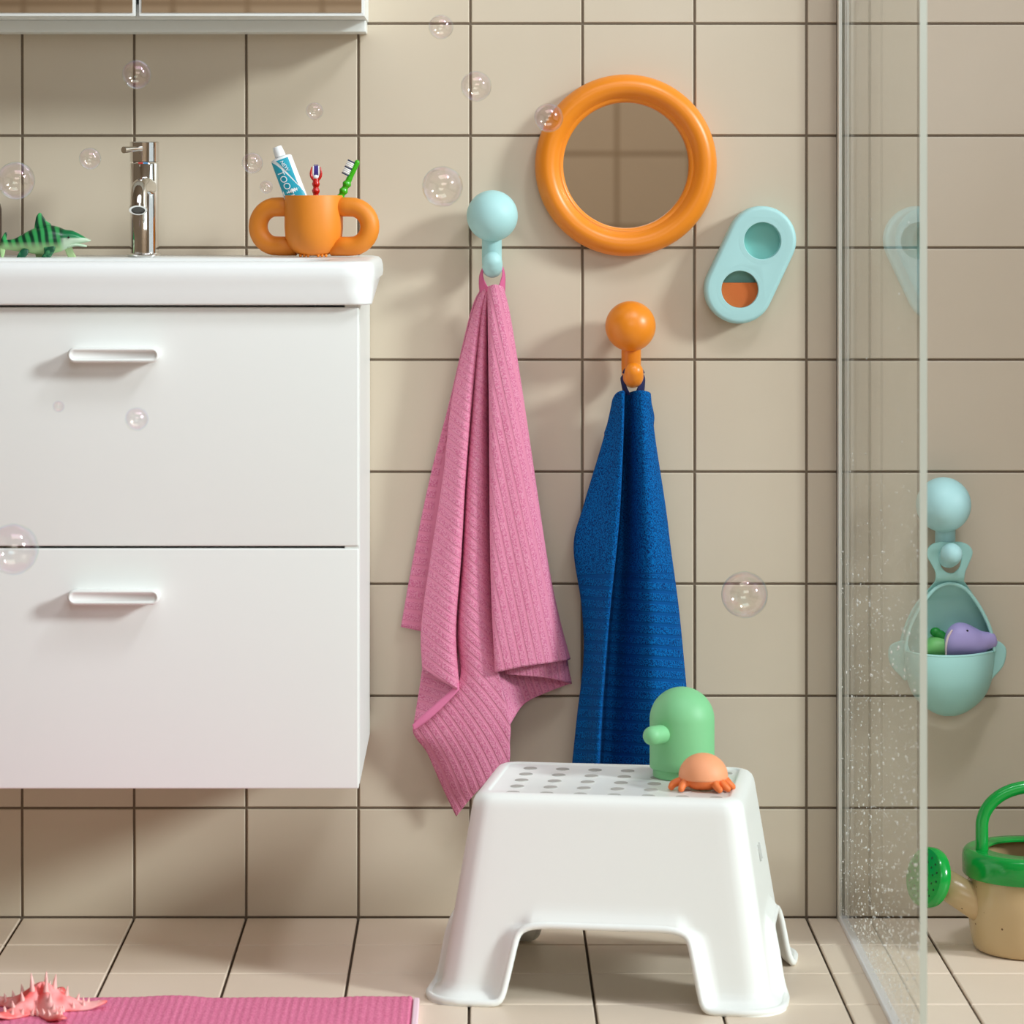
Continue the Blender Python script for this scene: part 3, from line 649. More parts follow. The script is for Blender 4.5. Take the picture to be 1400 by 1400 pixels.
# C + tail
cl.loft([[(661, 397, 3.0), (654, 435, 2.2), (645, 545, 1.6), (637, 650, 1.8), (631, 760, 2.2), (624, 860, 3.0), (627, 935, 5.0), (566, 990, 4.6), (585, 1030, 3.6), (606, 1078, 3.0), (624, 1116, 2.6)],
         [(664, 396, 4.8), (657, 435, 4.6), (649, 545, 4.6), (642, 650, 4.9), (637, 760, 5.2), (633, 860, 5.4), (640, 940, 5.6), (612, 1000, 5.2), (618, 1040, 4.6), (632, 1078, 4.0), (642, 1093, 3.4)],
         [(667, 395, 5.2), (663, 435, 5.0), (659, 545, 5.0), (656, 650, 5.3), (655, 760, 5.6), (655, 860, 5.9), (660, 940, 5.9), (655, 1000, 5.6), (655, 1035, 5.2), (660, 1065, 4.6), (663, 1070, 4.2)],
         [(669, 395, 4.0), (669, 435, 3.0), (670, 545, 2.2), (671, 650, 2.4), (674, 760, 3.0), (678, 860, 4.2), (683, 925, 5.4), (697, 985, 5.2), (697, 1015, 4.8), (697, 1035, 4.4), (694, 1043, 4.0)]], 110, 8, 44, 11.5, 0.0006, 1.0, bend=18)
# D main front
cl.loft([[(667, 396, 3.6), (669, 435, 2.6), (672, 545, 1.8), (674, 650, 2.0), (677, 760, 2.8), (681, 850, 4.2), (684, 916, 5.0)],
         [(668, 392, 5.8), (668.5, 435, 6.0), (670, 545, 6.2), (671, 650, 6.4), (672, 760, 6.7), (675, 850, 6.9), (679, 919, 6.9)],
         [(677, 389, 6.4), (680, 433, 6.6), (686, 545, 6.7), (692, 650, 6.8), (699, 760, 6.9), (705, 850, 6.9), (711, 912, 6.9)],
         [(686, 392, 6.0), (691, 433, 6.2), (701, 545, 6.4), (712, 650, 6.5), (725, 760, 6.5), (736, 850, 6.4), (744, 907, 6.2)],
         [(689, 398, 4.8), (697, 435, 4.9), (714, 545, 5.0), (729, 650, 5.0), (745, 760, 5.0), (760, 845, 4.8), (773, 903, 4.4)],
         [(689, 402, 3.4), (697, 436, 3.2), (713.5, 545, 3.0), (729, 650, 3.0), (746, 760, 3.0), (764, 845, 2.8), (779, 901, 2.2)]], 70, 8, 78, 11, 0.0005)
# H : reverse face under fold B
cl.loft([[(580, 880, 3.0), (577, 915, 2.8), (573, 945, 2.8), (566, 990, 3.6)],
         [(604, 890, 3.0), (602, 920, 3.2), (599, 945, 3.4), (590, 974, 4.4)],
         [(630, 900, 3.6), (629, 925, 4.0), (628, 938, 4.6), (626, 945, 5.2)]], 16, 6, 20, 12)
# E, F : inner layers right of the hem
cl.loft([[(690, 905, 4.6), (690, 914, 4.5), (691, 922, 4.6)],
         [(730, 895, 4.6), (735, 910, 4.5), (741, 926, 4.6)],
         [(765, 890, 3.6), (768, 910, 3.4), (771, 932, 3.4)],
         [(774, 890, 2.0), (776, 910, 1.8), (781, 935, 1.8)]], 10, 6, 82, 9)
cl.loft([[(672, 900, 4.0), (680, 930, 4.6), (692, 965, 5.0), (696, 992, 5.0)],
         [(705, 900, 2.4), (708, 930, 2.6), (712, 955, 2.8), (716, 963, 3.0)],
         [(735, 900, 1.8), (740, 925, 1.8), (746, 940, 2.0), (749, 946, 2.0)],
         [(770, 900, 1.5), (774, 915, 1.5), (778, 928, 1.5), (781, 934, 1.5)]], 18, 6, 70, 9)
# G : dark inside corner behind the tail
cl.loft([[(640, 1050, 3.0), (646, 1064, 3.0), (654, 1078, 3.0), (661, 1085, 3.0)],
         [(690, 1020, 3.0), (694, 1030, 3.0), (697, 1042, 3.0), (699, 1052, 3.0)]], 8, 5, 60, 9)
cl.put('towel_cloth', PINK, pt)
cl = Cloth()
# folded hem band of the tail
cl.loft([[(627, 934, 5.6), (604, 955, 5.4), (580, 976, 5.2), (564, 991, 5.0)], [(628, 943, 5.9), (607, 965, 5.9), (585, 985, 5.7), (566, 999, 5.2)]], 20, 3, 0, 900)
cl.put('hem', mat('pink_hem', (224, 122, 162), 0.9, bump=(500, 0.4, 0.0006)), pt, 0.0016)
def ribbon(pts, wd, m, parent, th_=0.0009, name='hanging_loop'):
    P = [W(*p) for p in pts]; N = 40; L = [cr(P, k/N) for k in range(N+1)]; Wd = [cr([(x, 0, 0) for x in wd], k/N).x for k in range(N+1)]
    rs = []
    for i, p in enumerate(L):
        t = (L[min(i+1, N)]-L[max(i-1, 0)]).normalized(); a = Vector((0.25, -1, 0)).normalized(); a = (a-t*a.dot(t)).normalized(); b = t.cross(a)
        rs.append([p+a*Wd[i]*x+b*th_*y for x, y in ((-1, -1), (1, -1), (1, 1), (-1, 1))])
    put(name, *rings(rs), m, parent, ang=30)
def ribbon_flat(L, R, m, parent):
    cl = Cloth(); cl.loft([L, R], 24, 3, 0, 900); cl.put('hanging_loop', m, parent, 0.0012)
ribbon_flat([(660, 366, 4.2), (656, 376, 4.4), (655, 388, 4.6), (656, 400, 4.8)], [(662, 364, 5.4), (660, 376, 5.6), (664, 388, 5.8), (672, 398, 5.8)], PINKP, pt)
ribbon_flat([(686, 364, 5.4), (687, 374, 5.4), (684, 386, 5.4), (680, 396, 5.6)], [(687, 364, 4.2), (690, 374, 4.2), (690.5, 388, 4.2), (690, 402, 4.2)], PINKP, pt)
tube_p = [W(664, 364, 0.047), W(667, 358, 0.047), W(673, 356, 0.047), W(680, 358, 0.047), W(683, 364, 0.047)]
put('hanging_loop', *tube(tube_p, 0.0012, 8, 6, flat=(1, 4)), PINKP, pt)

bt2 = thing('towel', 'dark blue terry towel hanging from the orange hook behind the white stool', 'towel', W(866, 540, 0.05))
cl = Cloth()
cl.loft([[(846, 545, 3.2), (834, 600, 2.6), (806, 690, 2.2), (792, 745, 2.0), (800, 830, 1.8), (803, 900, 1.8), (795, 980, 1.8), (788, 1050, 1.8), (782, 1120, 1.8)],
         [(838, 548, 3.8), (827, 596, 3.6), (799, 692, 3.4), (786, 748, 3.2), (797, 830, 3.2), (799, 900, 3.4), (790, 980, 3.6), (783, 1050, 3.6), (776, 1120, 3.6)],
         [(843, 538, 5.2), (838, 600, 5.4), (820, 692, 5.8), (811, 748, 5.8), (813, 830, 5.6), (811, 900, 5.6), (804, 980, 5.6), (799, 1050, 5.6), (792, 1120, 5.6)],
         [(851, 534, 6.6), (850, 600, 7.2), (845, 692, 8.6), (840, 748, 8.9), (832, 830, 9.0), (826, 900, 9.0), (820, 980, 9.0), (816, 1050, 9.0), (810, 1120, 9.0)],
         [(853, 536, 5.8), (851, 600, 5.6), (846, 692, 5.4), (841, 748, 5.4), (833, 830, 5.4), (827, 900, 5.4), (821, 980, 5.4), (817, 1050, 5.4), (811, 1120, 5.4)],
         [(855, 538, 4.2), (853, 600, 2.2), (848, 692, 1.2), (844, 748, 0.9), (837, 830, 0.9), (832, 900, 0.9), (827, 980, 0.9), (823, 1050, 0.9), (818, 1120, 0.9)],
         [(862, 536, 4.8), (858, 600, 2.4), (856, 692, 1.3), (854, 748, 1.0), (849, 830, 0.9), (845, 900, 0.9), (841, 980, 0.9), (838, 1050, 0.9), (834, 1120, 0.9)],
         [(870, 534, 6.2), (869, 600, 5.6), (871, 692, 5.6), (872, 748, 5.6), (872, 830, 5.4), (871, 900, 5.4), (871, 980, 5.4), (871, 1050, 5.4), (871, 1120, 5.4)],
         [(879, 534, 6.6), (881, 600, 6.8), (887, 692, 6.9), (890, 748, 7.0), (893, 830, 7.0), (895, 900, 7.0), (897, 980, 7.0), (899, 1050, 7.0), (900, 1120, 7.0)],
         [(888, 537, 5.4), (892, 600, 5.0), (903, 692, 4.8), (909, 748, 4.8), (918, 830, 4.8), (924, 900, 4.8), (931, 980, 4.8), (936, 1050, 4.8), (940, 1120, 4.8)],
         [(889, 545, 3.6), (895, 600, 3.2), (909, 692, 3.0), (916, 748, 3.0), (927, 830, 3.0), (934, 900, 3.0), (941, 980, 3.0), (945, 1050, 3.0), (948, 1120, 3.0)]], 110, 6, 4, 15, 0.0004, rib_from=785)
# small bulge folds near the top corners
cl.loft([[(836, 566, 3.4), (829, 586, 3.0), (827, 594, 2.8), (832, 606, 2.8)], [(842, 560, 4.0), (838, 584, 4.6), (837, 596, 4.4), (838, 610, 4.2)]], 12, 3, 4, 15)
cl.loft([[(886, 548, 5.0), (888, 566, 5.0), (889, 578, 4.8), (889, 592, 4.4)], [(889.5, 550, 3.6), (893.5, 568, 3.4), (893, 580, 3.2), (892, 592, 3.2)]], 12, 3, 4, 15)
cl.put('towel_cloth', BLUE, bt2)
ribbon_flat([(855, 511, 4.6), (849, 516, 4.5), (850, 526, 4.6), (853, 540, 4.8)], [(858, 510, 4.8), (854, 519, 5.2), (856, 528, 5.6), (862, 540, 5.6)], NAVY, bt2)
ribbon_flat([(875, 510, 4.8), (876, 520, 5.2), (872, 530, 5.6), (868, 540, 5.6)], [(878, 509, 4.5), (881.5, 517, 4.4), (881, 530, 4.2), (880, 542, 4.4)], NAVY, bt2)
put('hanging_loop', *tube([W(855, 512, 0.047), W(858, 507, 0.047), W(866, 505, 0.047), W(874, 507, 0.047), W(877, 512, 0.047)], 0.0012, 8, 6, flat=(1, 4)), NAVY, bt2)
# ---------------- step stool ----------------
ROT = math.radians(-8.4); SCX, SCY = 0.168, -0.317; TOPZ = 0.2440
st = thing('step_stool', 'white plastic step stool with dotted top in front of the blue towel', 'stool', (SCX, SCY, 0))
BW, BD, TW_, TD = 0.2015, 0.156, 0.1630, 0.1170     # half sizes at floor and at top
ca, sa = math.cos(ROT), math.sin(ROT)
def L2W(x, y, z): return Vector((SCX+x*ca-y*sa, SCY+x*sa+y*ca, z))
HT = TOPZ-0.012; FZ = 0.0
ARCH_X = 0.096; ARCH_Y = 0.080; LEG = {0: 0.068, 1: 0.062}
def half(z):
    t = max(0, min(1, z/TOPZ)); return BW+(TW_-BW)*t, BD+(TD-BD)*t
# perimeter described by four sides; each side: corner arc, leg, opening, leg.  columns stay aligned between rows
def side_cols(hw, rc, s_open, nleg=10, nop=16):
    """positions along the flat part -(hw-rc)..(hw-rc), with the opening edge at +-s_open"""
    a = hw-rc; c = []
    for k in range(nleg): c.append(-a+(a-s_open)*(1-(1-k/nleg)**1.6))
    for k in range(nop+1): c.append(-s_open+2*s_open*k/nop)
    for k in range(1, nleg+1): c.append(s_open+(a-s_open)*((k/nleg)**1.6))
    return c
nleg, nop, nc = 10, 16, 8
rows = [0.0, 0.0015, 0.004, 0.007, 0.011, 0.016, 0.024, 0.034, 0.046, 0.058, 0.066, 0.072, 0.077, 0.081, 0.085, 0.088, 0.091, 0.094, 0.097, 0.101, 0.106, 0.112, 0.122, 0.135, 0.15, 0.165, 0.18, 0.195, 0.21, 0.220, 0.226]
def sstep(x): x = max(0, min(1, x)); return x*x*(3-2*x)
za = [0.094, 0.082]; rr_ = 0.016
verts = []; NC = 0; openflag = []
def open_half(side, z):
    slope = [0.0, 0.0]
    hw, hd = half(z); h = hw if side == 0 else hd
    base = (0.1235 if side == 0 else 0.080) - 0.22*z*(1.0 if side == 0 else 0.9)
    A = za[side]
    if z > A-rr_:
        u = min(z, A)-(A-rr_); base -= rr_-math.sqrt(max(rr_*rr_-u*u, 0))
    if z < 0.013: base += 0.013-math.sqrt(max(0.013**2-(0.013-z)**2, 0))
    return base
for z in rows:
    hw, hd = half(z); rc = 0.024+0.006*(1-z/TOPZ); ring = []
    for sd in range(4):
        side = sd % 2; h = hw if side == 0 else hd; o = hd if side == 0 else hw
        so = open_half(side, z)
        nx = [(0, -1), (1, 0), (0, 1), (-1, 0)][sd]; tx = [(1, 0), (0, 1), (-1, 0), (0, -1)][sd]
        cols = side_cols(h, rc, so, nleg, nop)
        for j, c in enumerate(cols):
            d = z+0.0
            if z <= za[side]+1e-6: d = min(d, max(0, abs(c)-so) if abs(c) > so else 0)
            else:
                dz = z-za[side]; dx = max(0, abs(c)-(so-0.0)); d = min(d, math.hypot(dz, dx))
            disp = 0.0115*(1-sstep(d/0.018))
            disp *= 1.0-0.45*sstep((z-0.055)/0.05)
            foot = 0.004*(1-sstep(z/0.02))
            ring.append((nx[0]*(o+disp+foot)+tx[0]*c, nx[1]*(o+disp+foot)+tx[1]*c))
        # corner arc to the next side
        nx2 = [(0, -1), (1, 0), (0, 1), (-1, 0)][(sd+1) % 4]
        kx = nx[0]*(o-rc)+tx[0]*(h-rc); ky = nx[1]*(o-rc)+tx[1]*(h-rc)
        rcc = rc+0.0115*(1-sstep(z/0.018))+0.004*(1-sstep(z/0.02))
        for k in range(1, nc):
            a = PI/2*k/nc
            ring.append((kx+rcc*(nx[0]*math.cos(a)+nx2[0]*math.sin(a)), ky+rcc*(nx[1]*math.cos(a)+nx2[1]*math.sin(a))))
    NC = len(ring); verts.append([L2W(x, y, z) for x, y in ring])
# rounded shoulder and recessed top
def topring(ins, z, rc): 
    hw, hd = half(0.226); ring = []
    for sd in range(4):
        side = sd % 2; h = (hw if side == 0 else hd)-ins; o = (hd if side == 0 else hw)-ins
        nx = [(0, -1), (1, 0), (0, 1), (-1, 0)][sd]; tx = [(1, 0), (0, 1), (-1, 0), (0, -1)][sd]
        so = open_half(side, 0.226)-ins*0.6
        for c in side_cols(h, rc, min(so, h-rc-0.004), nleg, nop): ring.append((nx[0]*o+tx[0]*c, nx[1]*o+tx[1]*c))
        nx2 = [(0, -1), (1, 0), (0, 1), (-1, 0)][(sd+1) % 4]; kx = nx[0]*(o-rc)+tx[0]*(h-rc); ky = nx[1]*(o-rc)+tx[1]*(h-rc)
        for k in range(1, nc):
            a = PI/2*k/nc; ring.append((kx+rc*(nx[0]*math.cos(a)+nx2[0]*math.sin(a)), ky+rc*(nx[1]*math.cos(a)+nx2[1]*math.sin(a))))
    return [L2W(x, y, z) for x, y in ring]
for ins, z, rc in ((0.0012, 0.232, 0.0245), (0.0035, 0.2375, 0.024), (0.0075, 0.2415, 0.022), (0.0120, 0.2434, 0.019), (0.0165, TOPZ, 0.017), (0.0185, TOPZ, 0.016), (0.0195, TOPZ-0.0006, 0.0155), (0.0205, TOPZ-0.0016, 0.015), (0.0215, TOPZ-0.002, 0.0145)):
    verts.append(topring(ins, z, rc))
F_ = []; seg = (2*nleg+nop+1)+(nc-1)
for i in range(len(verts)-1):
    zt_ = rows[i+1] if i+1 < len(rows) else 1
    for j in range(NC):
        sd = j//seg; c = j % seg; side = sd % 2
        if nleg <= c < nleg+nop and zt_ <= za[side]+1e-6: continue
        a = i*NC+j; b = i*NC+(j+1) % NC; F_.append([a, b, b+NC, a+NC])
F_.append([(len(verts)-1)*NC+j for j in range(NC)])
V_ = [p for r in verts for p in r]
sto = put('stool_shell', V_, F_, PLAST, st)
md = sto.modifiers.new('thickness', 'SOLIDIFY'); md.thickness = 0.0052; md.offset = -1; md.use_rim = True
md = sto.modifiers.new('soft_edges', 'BEVEL'); md.width = 0.0022; md.segments = 4; md.limit_method = 'ANGLE'; md.angle_limit = math.radians(50)
# rolled rim along the whole lower edge: legs, openings and arches
cnt = {}
for f in F_:
    for a, b in zip(f, f[1:]+f[:1]): k = (min(a, b), max(a, b)); cnt[k] = cnt.get(k, 0)+1
nb = {}
for (a, b), n in cnt.items():
    if n == 1: nb.setdefault(a, []).append(b); nb.setdefault(b, []).append(a)
loop = [min(nb)]; prev = None
while True:
    nx_ = [q for q in nb[loop[-1]] if q != prev]; prev = loop[-1]
    if not nx_ or nx_[0] == loop[0]: break
    loop.append(nx_[0])
ctr = Vector((SCX, SCY, 0)); P = []
for i in loop:
    p = V_[i].copy(); p.z = max(p.z, 0.0043); d = Vector((p.x-SCX, p.y-SCY, 0)).normalized(); p -= d*0.0026
    if not P or (p-P[-1]).length > 0.0012: P.append(p)
n = len(P); P = [(P[i-2]+P[i-1]*2+P[i]*3+P[(i+1) % n]*2+P[(i+2) % n])/9 for i in range(n)]
for p in P: p.z = max(p.z, 0.0043)
rs = []; a_ = None
for i in range(n):
    t = (P[(i+1) % n]-P[i-1]).normalized()
    if a_ is None: a_, _, _ = frame(t)
    a_ = (a_-t*a_.dot(t)).normalized(); b_ = t.cross(a_)
    rs.append([P[i]+(a_*math.cos(2*PI*k/12)+b_*math.sin(2*PI*k/12))*0.0043 for k in range(12)])
put('rolled_rim', *rings(rs+[rs[0]], False, False), PLAST, st)
# grip dots
GRIP = mat('grey_grip_rubber', (176, 174, 168), 0.6)
mb = MB()
for r in range(5):
    for c in range(7):
        p = L2W(-0.1163+0.0412*c, 0.0690-0.0408*r, TOPZ-0.0022)
        put('grip_dot', *lathe([(0.0086, 0), (0.0086, 0.0007), (0.0080, 0.0010), (0, 0.0010)], p, n=28), GRIP, st, smooth=False)
for yy in (-0.004, 0.012):
    a = L2W(BW-0.0405*0.62+0.0012, yy, 0.150); b = L2W(BW-0.0405*0.75+0.0012, yy, 0.172)
    hw1, hw2 = half(0.150)[0], half(0.172)[0]
    a = L2W(hw1+0.0012, yy, 0.150); b = L2W(hw2+0.0012, yy, 0.168)
    put('vent_slot', *tube([a, b], 0.0013, 12, capround=True), mat('slot_grey', (190, 190, 186), 0.6), st)

# ---------------- green soap dispenser ----------------
so = 0.288; c = W(932.5, 1065, so); zt = TOPZ-0.002; R = 44.3*(D-so)/F
sd = thing('soap_dispenser', 'green domed soap dispenser with a round side nozzle standing on the stool', 'soap dispenser', (c.x, -so, zt))
GREEN = mat('soft_green_silicone', (132, 205, 146), 0.5)
H = 0.112; prof = [(R*0.80, 0.0), (R*0.885, 0.001), (R*0.90, 0.003), (R*0.90, 0.0115)]
put('dispenser_base', *lathe(prof, (c.x, -so, zt), n=64), GREEN, sd, ang=50)
dz = H-R*1.0
prof = [(R*0.90, 0.0114), (R*0.985, 0.0118), (R, 0.0130)]+[(R, 0.013+(dz-0.013)*k/6) for k in range(1, 7)]+[(R*math.cos(a), dz+R*math.sin(a)) for a in [PI/2*k/20 for k in range(1, 21)]]
put('dispenser_body', *lathe(prof, (c.x, -so, zt), n=72), GREEN, sd)
q = W(899, 1006.5, so+0.036); d = Vector((-0.62, -0.76, 0.0)).normalized()
cc = Vector((c.x, -so, q.z)); r = 0.0118
t1 = W(892, 1006, so+0.043)
put('nozzle', *tube([cc+(t1-cc)*0.35, cc+(t1-cc)*0.7, t1], r, 32, capround=True), GREEN, sd)

# ---------------- orange octopus toy ----------------
oo = 0.372; c = W(961.5, 1080, oo); s = (D-oo)/F
oc = thing('octopus_toy', 'small orange octopus bath toy with a pale dome head on the stool', 'bath toy', (c.x, -oo, zt))
PEACH = mat('peach_rubber', (250, 170, 124), 0.55); OR2 = mat('orange_rubber', (240, 124, 58), 0.5)
R = 33.8*s; zc = zt+0.0165
put('head', *lathe([(0.9*R, -0.0035), (R, -0.002), (R, 0.0)]+[(R*math.cos(a), R*0.92*math.sin(a)) for a in [PI/2*k/16 for k in range(1, 17)]], (c.x, -oo, zc), n=48), PEACH, oc)
mb = MB(); mb.add(lathe([(0.010, -0.0150), (0.016, -0.0145), (0.022, -0.011), (R*0.97, -0.0035), (R*0.95, -0.002)], (c.x, -oo, zc), n=40))
for az, ln, cu in ((-168, 0.041, 0.5), (-145, 0.036, 0), (-62, 0.034, 0), (-42, 0.036, 0), (-18, 0.036, 0), (10, 0.034, 0), (60, 0.033, 0), (120, 0.034, 0)):
    a = math.radians(az); u = Vector((math.cos(a), math.sin(a), 0)); b = Vector((c.x, -oo, zt)); v = Vector((-u.y, u.x, 0))
    mb.add(tube([b+u*0.016+Vector((0, 0, 0.010)), b+u*0.026+Vector((0, 0, 0.0115)), b+u*(ln-0.004)+Vector((0, 0, 0.0085)), b+u*ln+v*0.002+Vector((0, 0, 0.0048))], [0.0055, 0.0052, 0.0048, 0.0040], 14, 5, capround=True))
mb.put('tentacles', OR2, oc)

# ---------------- pink bath mat ----------------
MZ1 = 0.0085; mx1 = W(566, 1367, 0.450).x; my1 = -0.446
PM = cloth_mat('pink_mat_weave', (236, 140, 172), (218, 108, 146))
bmt = thing('bath_mat', 'pink waffle-ribbed bath mat on the tiled floor below the vanity', 'bath mat', (mx1-0.4, my1-0.25, 0))
V = []; F2 = []; UV = []; nx, ny = 360, 120; rnd = random.Random(5)
X0m = mx1-0.80
ww = [rnd.uniform(0, 6.28) for _ in range(6)]
for j in range(ny+1):
    for i in range(nx+1):
        x = X0m+(mx1-X0m)*i/nx; y = my1-0.5*j/ny
        edge = min(x-X0m, mx1-x, (my1-y), y-(my1-0.5))
        e = min(1, edge/0.006)
        wv = 0.0018*max(0, math.sin(x*23+ww[0])+0.5*math.sin(x*61+ww[1]))*math.exp(-(my1-y)/0.05)
        rib = 0.0011*(abs(math.sin(PI*(x-X0m)/0.0092))**0.6)*(0.55+0.45*abs(math.sin(PI*(y-my1)/0.0092))**0.6)
        z = 0.001+(MZ1-0.002)*math.sqrt(max(0, 1-(1-e)**2))+rib*e+wv
        V.append(Vector((x, y+0.0018*math.sin(x*40+ww[2])*math.exp(-(my1-y)/0.02), z))); UV.append((0.25, 0))
for j in range(ny):
    for i in range(nx):
        a = j*(nx+1)+i; F2.append([a, a+1, a+nx+2, a+nx+1])
n0 = len(V); 
mo = put('mat_body', V, F2, PM, bmt, uv=UV)
put('edge_label', *box((mx1-0.0005, my1-0.30, 0.0005), (mx1+0.0065, my1-0.008, 0.0088), 0.0015), mat('pale_pink_band', (246, 214, 226), 0.8), bmt, smooth=False)

# ---------------- starfish ----------------
sc_ = Vector((-0.5160, -0.512, MZ1+0.001)); 
sf = thing('starfish_toy', 'coral pink spiny starfish lying on the pink bath mat', 'starfish', sc_)
SF = mat('coral_pink', (236, 92, 88), 0.4, noise=(28, (246, 176, 172), 0.42, 0.62)); SP = mat('pale_pink_spines', (246, 196, 186), 0.4)
arms = [8, 80, 152, 224, 296]; N = 150; M = 18; rsf = []
def arm_r(th):
    d = min(abs((math.degrees(th)-a+180) % 360-180) for a in arms)
    x = d/36.0; return 0.026+0.050*math.exp(-(x*2.25)**1.9)
def surf(th, t):
    R = arm_r(th)*t; d = min(abs((math.degrees(th)-a+180) % 360-180) for a in arms)
    lat = R*math.sin(math.radians(min(d, 80)))
    core = 0.0235*math.exp(-(R/0.030)**2)+0.0075
    ridge = core*math.exp(-(lat/0.011)**2)*(1-0.35*t)
    return R, max(0.0014, ridge*(1-t**6)+0.0016)
for k in range(M, -1, -1):
    t = k/M if k else 0.002
    row = []
    for j in range(N):
        th = 2*PI*j/N; R, h = surf(th, t)
        lift = 0.006*max(0, (R-0.055)/0.02)
        row.append(sc_+Vector((R*math.cos(th), R*math.sin(th), h+lift)))
    rsf.append(row)
under = [[Vector((p.x, p.y, p.z-0.0022)) for p in rsf[0]]]
put('body', *rings(under+rsf), SF, sf)
mb = MB()
def spike(x, y, h, r, tilt=(0, 0)):
    th = math.atan2(y, x) % (2*PI); R0 = math.hypot(x, y); t = min(R0/arm_r(th), 0.97); _, hh = surf(th, t)
    b = sc_+Vector((x, y, hh-0.002)); mb.add(tube([b, b+Vector((tilt[0]*0.4, tilt[1]*0.4, h*0.45)), b+Vector((tilt[0], tilt[1], h))], [r, r*0.62, r*0.12], 12, 4, capround=True))
for a in arms:
    c_, s_ = math.cos(math.radians(a)), math.sin(math.radians(a))
    for R0, h in ((0.014, 0.0165), (0.028, 0.0115), (0.041, 0.0085), (0.053, 0.007), (0.064, 0.0055)):
        spike(R0*c_, R0*s_, h, 0.0036*(1-R0*5), (0.002*c_, 0.002*s_))
    for sd_ in (-1, 1):
        for R0, w_ in ((0.024, 0.013), (0.036, 0.0095), (0.048, 0.0065)):
            spike(R0*c_-sd_*w_*s_, R0*s_+sd_*w_*c_, 0.0075, 0.0026, (-sd_*0.002*s_, sd_*0.002*c_))
mb.put('spines', SP, sf)

# ---------------- watering can ----------------
wo = 0.175; s = (D-wo)/F; wc = Vector(((1409-VX)*s, -wo, 0))
wt = thing('watering_can', 'toy watering can with beige body and green rim, handle and rose', 'watering can', wc)
BEI = mat('speckled_beige_plastic', (196, 168, 124), 0.25, noise=None); GRC = mat('shiny_green_plastic', (16, 150, 58), 0.15)
nt = BEI.node_tree; b = nt.nodes['Principled BSDF']; tc = nt.nodes.new('ShaderNodeTexCoord'); vo = nt.nodes.new('ShaderNodeTexVoronoi'); vo.inputs['Scale'].default_value = 60
nt.links.new(tc.outputs['Object'], vo.inputs['Vector']); lt = nt.nodes.new('ShaderNodeMath'); lt.operation = 'LESS_THAN'; lt.inputs[1].default_value = 0.085
nt.links.new(vo.outputs['Distance'], lt.inputs[0]); mx = nt.nodes.new('ShaderNodeMix'); mx.data_type = 'RGBA'; mx.inputs[6].default_value = lin((196, 168, 124)); mx.inputs[7].default_value = lin((104, 74, 40))
nt.links.new(lt.outputs[0], mx.inputs[0]); nt.links.new(mx.outputs[2], b.inputs['Base Color'])
prof = [(0.062, 0.0), (0.068, 0.001), (0.0725, 0.005), (0.0765, 0.020), (0.0795, 0.045), (0.0810, 0.066), (0.0800, 0.085), (0.0785, 0.104), (0.0790, 0.122), (0.0740, 0.122), (0.0735, 0.10), (0.075, 0.06), (0.066, 0.006), (0.0, 0.005)]
pp = [Vector((r, h, 0)) for r, h in prof]
put('can_body', *lathe(prof[:1]+[(cr(pp[1:9], k/30).x, cr(pp[1:9], k/30).y) for k in range(31)]+prof[9:], wc, n=72), BEI, wt, ang=50)
put('rim', *lathe([(0.0795, 0.096), (0.0850, 0.0965), (0.0868, 0.099), (0.0872, 0.118), (0.0862, 0.125), (0.0835, 0.1285), (0.0790, 0.1300), (0.0760, 0.1300), (0.0560, 0.1300), (0.0540, 0.1285), (0.0540, 0.1265), (0.0795, 0.1260), (0.0790, 0.096)], wc, n=80, cap0=False, cap1=False), GRC, wt, ang=40)
hx = 0.0640
pts = []
for k in range(0, 25):
    a = PI-PI*k/24; pts.append(wc+Vector((hx*math.cos(a), -0.010, 0.160+0.050*math.sin(a))))
pts = [wc+Vector((-hx, -0.010, 0.124)), wc+Vector((-hx, -0.010, 0.142))]+pts+[wc+Vector((hx, -0.010, 0.142)), wc+Vector((hx, -0.010, 0.124))]
put('carry_handle', *tube(pts, 0.0082, 24, 2), GRC, wt)
sp0 = W(1350, 1243, wo); sp0.y = -wo-0.012; sp1 = W(1284, 1203, wo+0.02)
put('spout', *tube([sp0, sp0.lerp(sp1, 0.3), sp1], [0.0215, 0.0205, 0.0185], 32), BEI, wt)
ax = Vector((-0.86, -0.45, 0.22)).normalized(); rc_ = W(1272, 1200, wo+0.02)-ax*0.004
put('rose', *lathe([(0.010, -0.006), (0.030, -0.004), (0.0372, 0.0), (0.0385, 0.004), (0.0380, 0.0125), (0.0360, 0.0150), (0.033, 0.0155), (0.0, 0.0160)], rc_, ax, 56), GRC, wt, ang=40)
a_, b_, z_ = frame(ax); mb = MB()
for rr2, n2 in ((0.0, 1), (0.010, 6), (0.020, 12), (0.0285, 16)):
    for k in range(n2):
        t = 2*PI*k/n2+rr2*40
        mb.add(lathe([(0.0013, 0.0), (0.0013, 0.00165), (0.0, 0.00165)], rc_+ax*0.0146+(a_*math.cos(t)+b_*math.sin(t))*rr2, ax, 10))
mb.put('rose_holes', mat('hole_dark_green', (4, 60, 24), 0.6), wt, smooth=False)

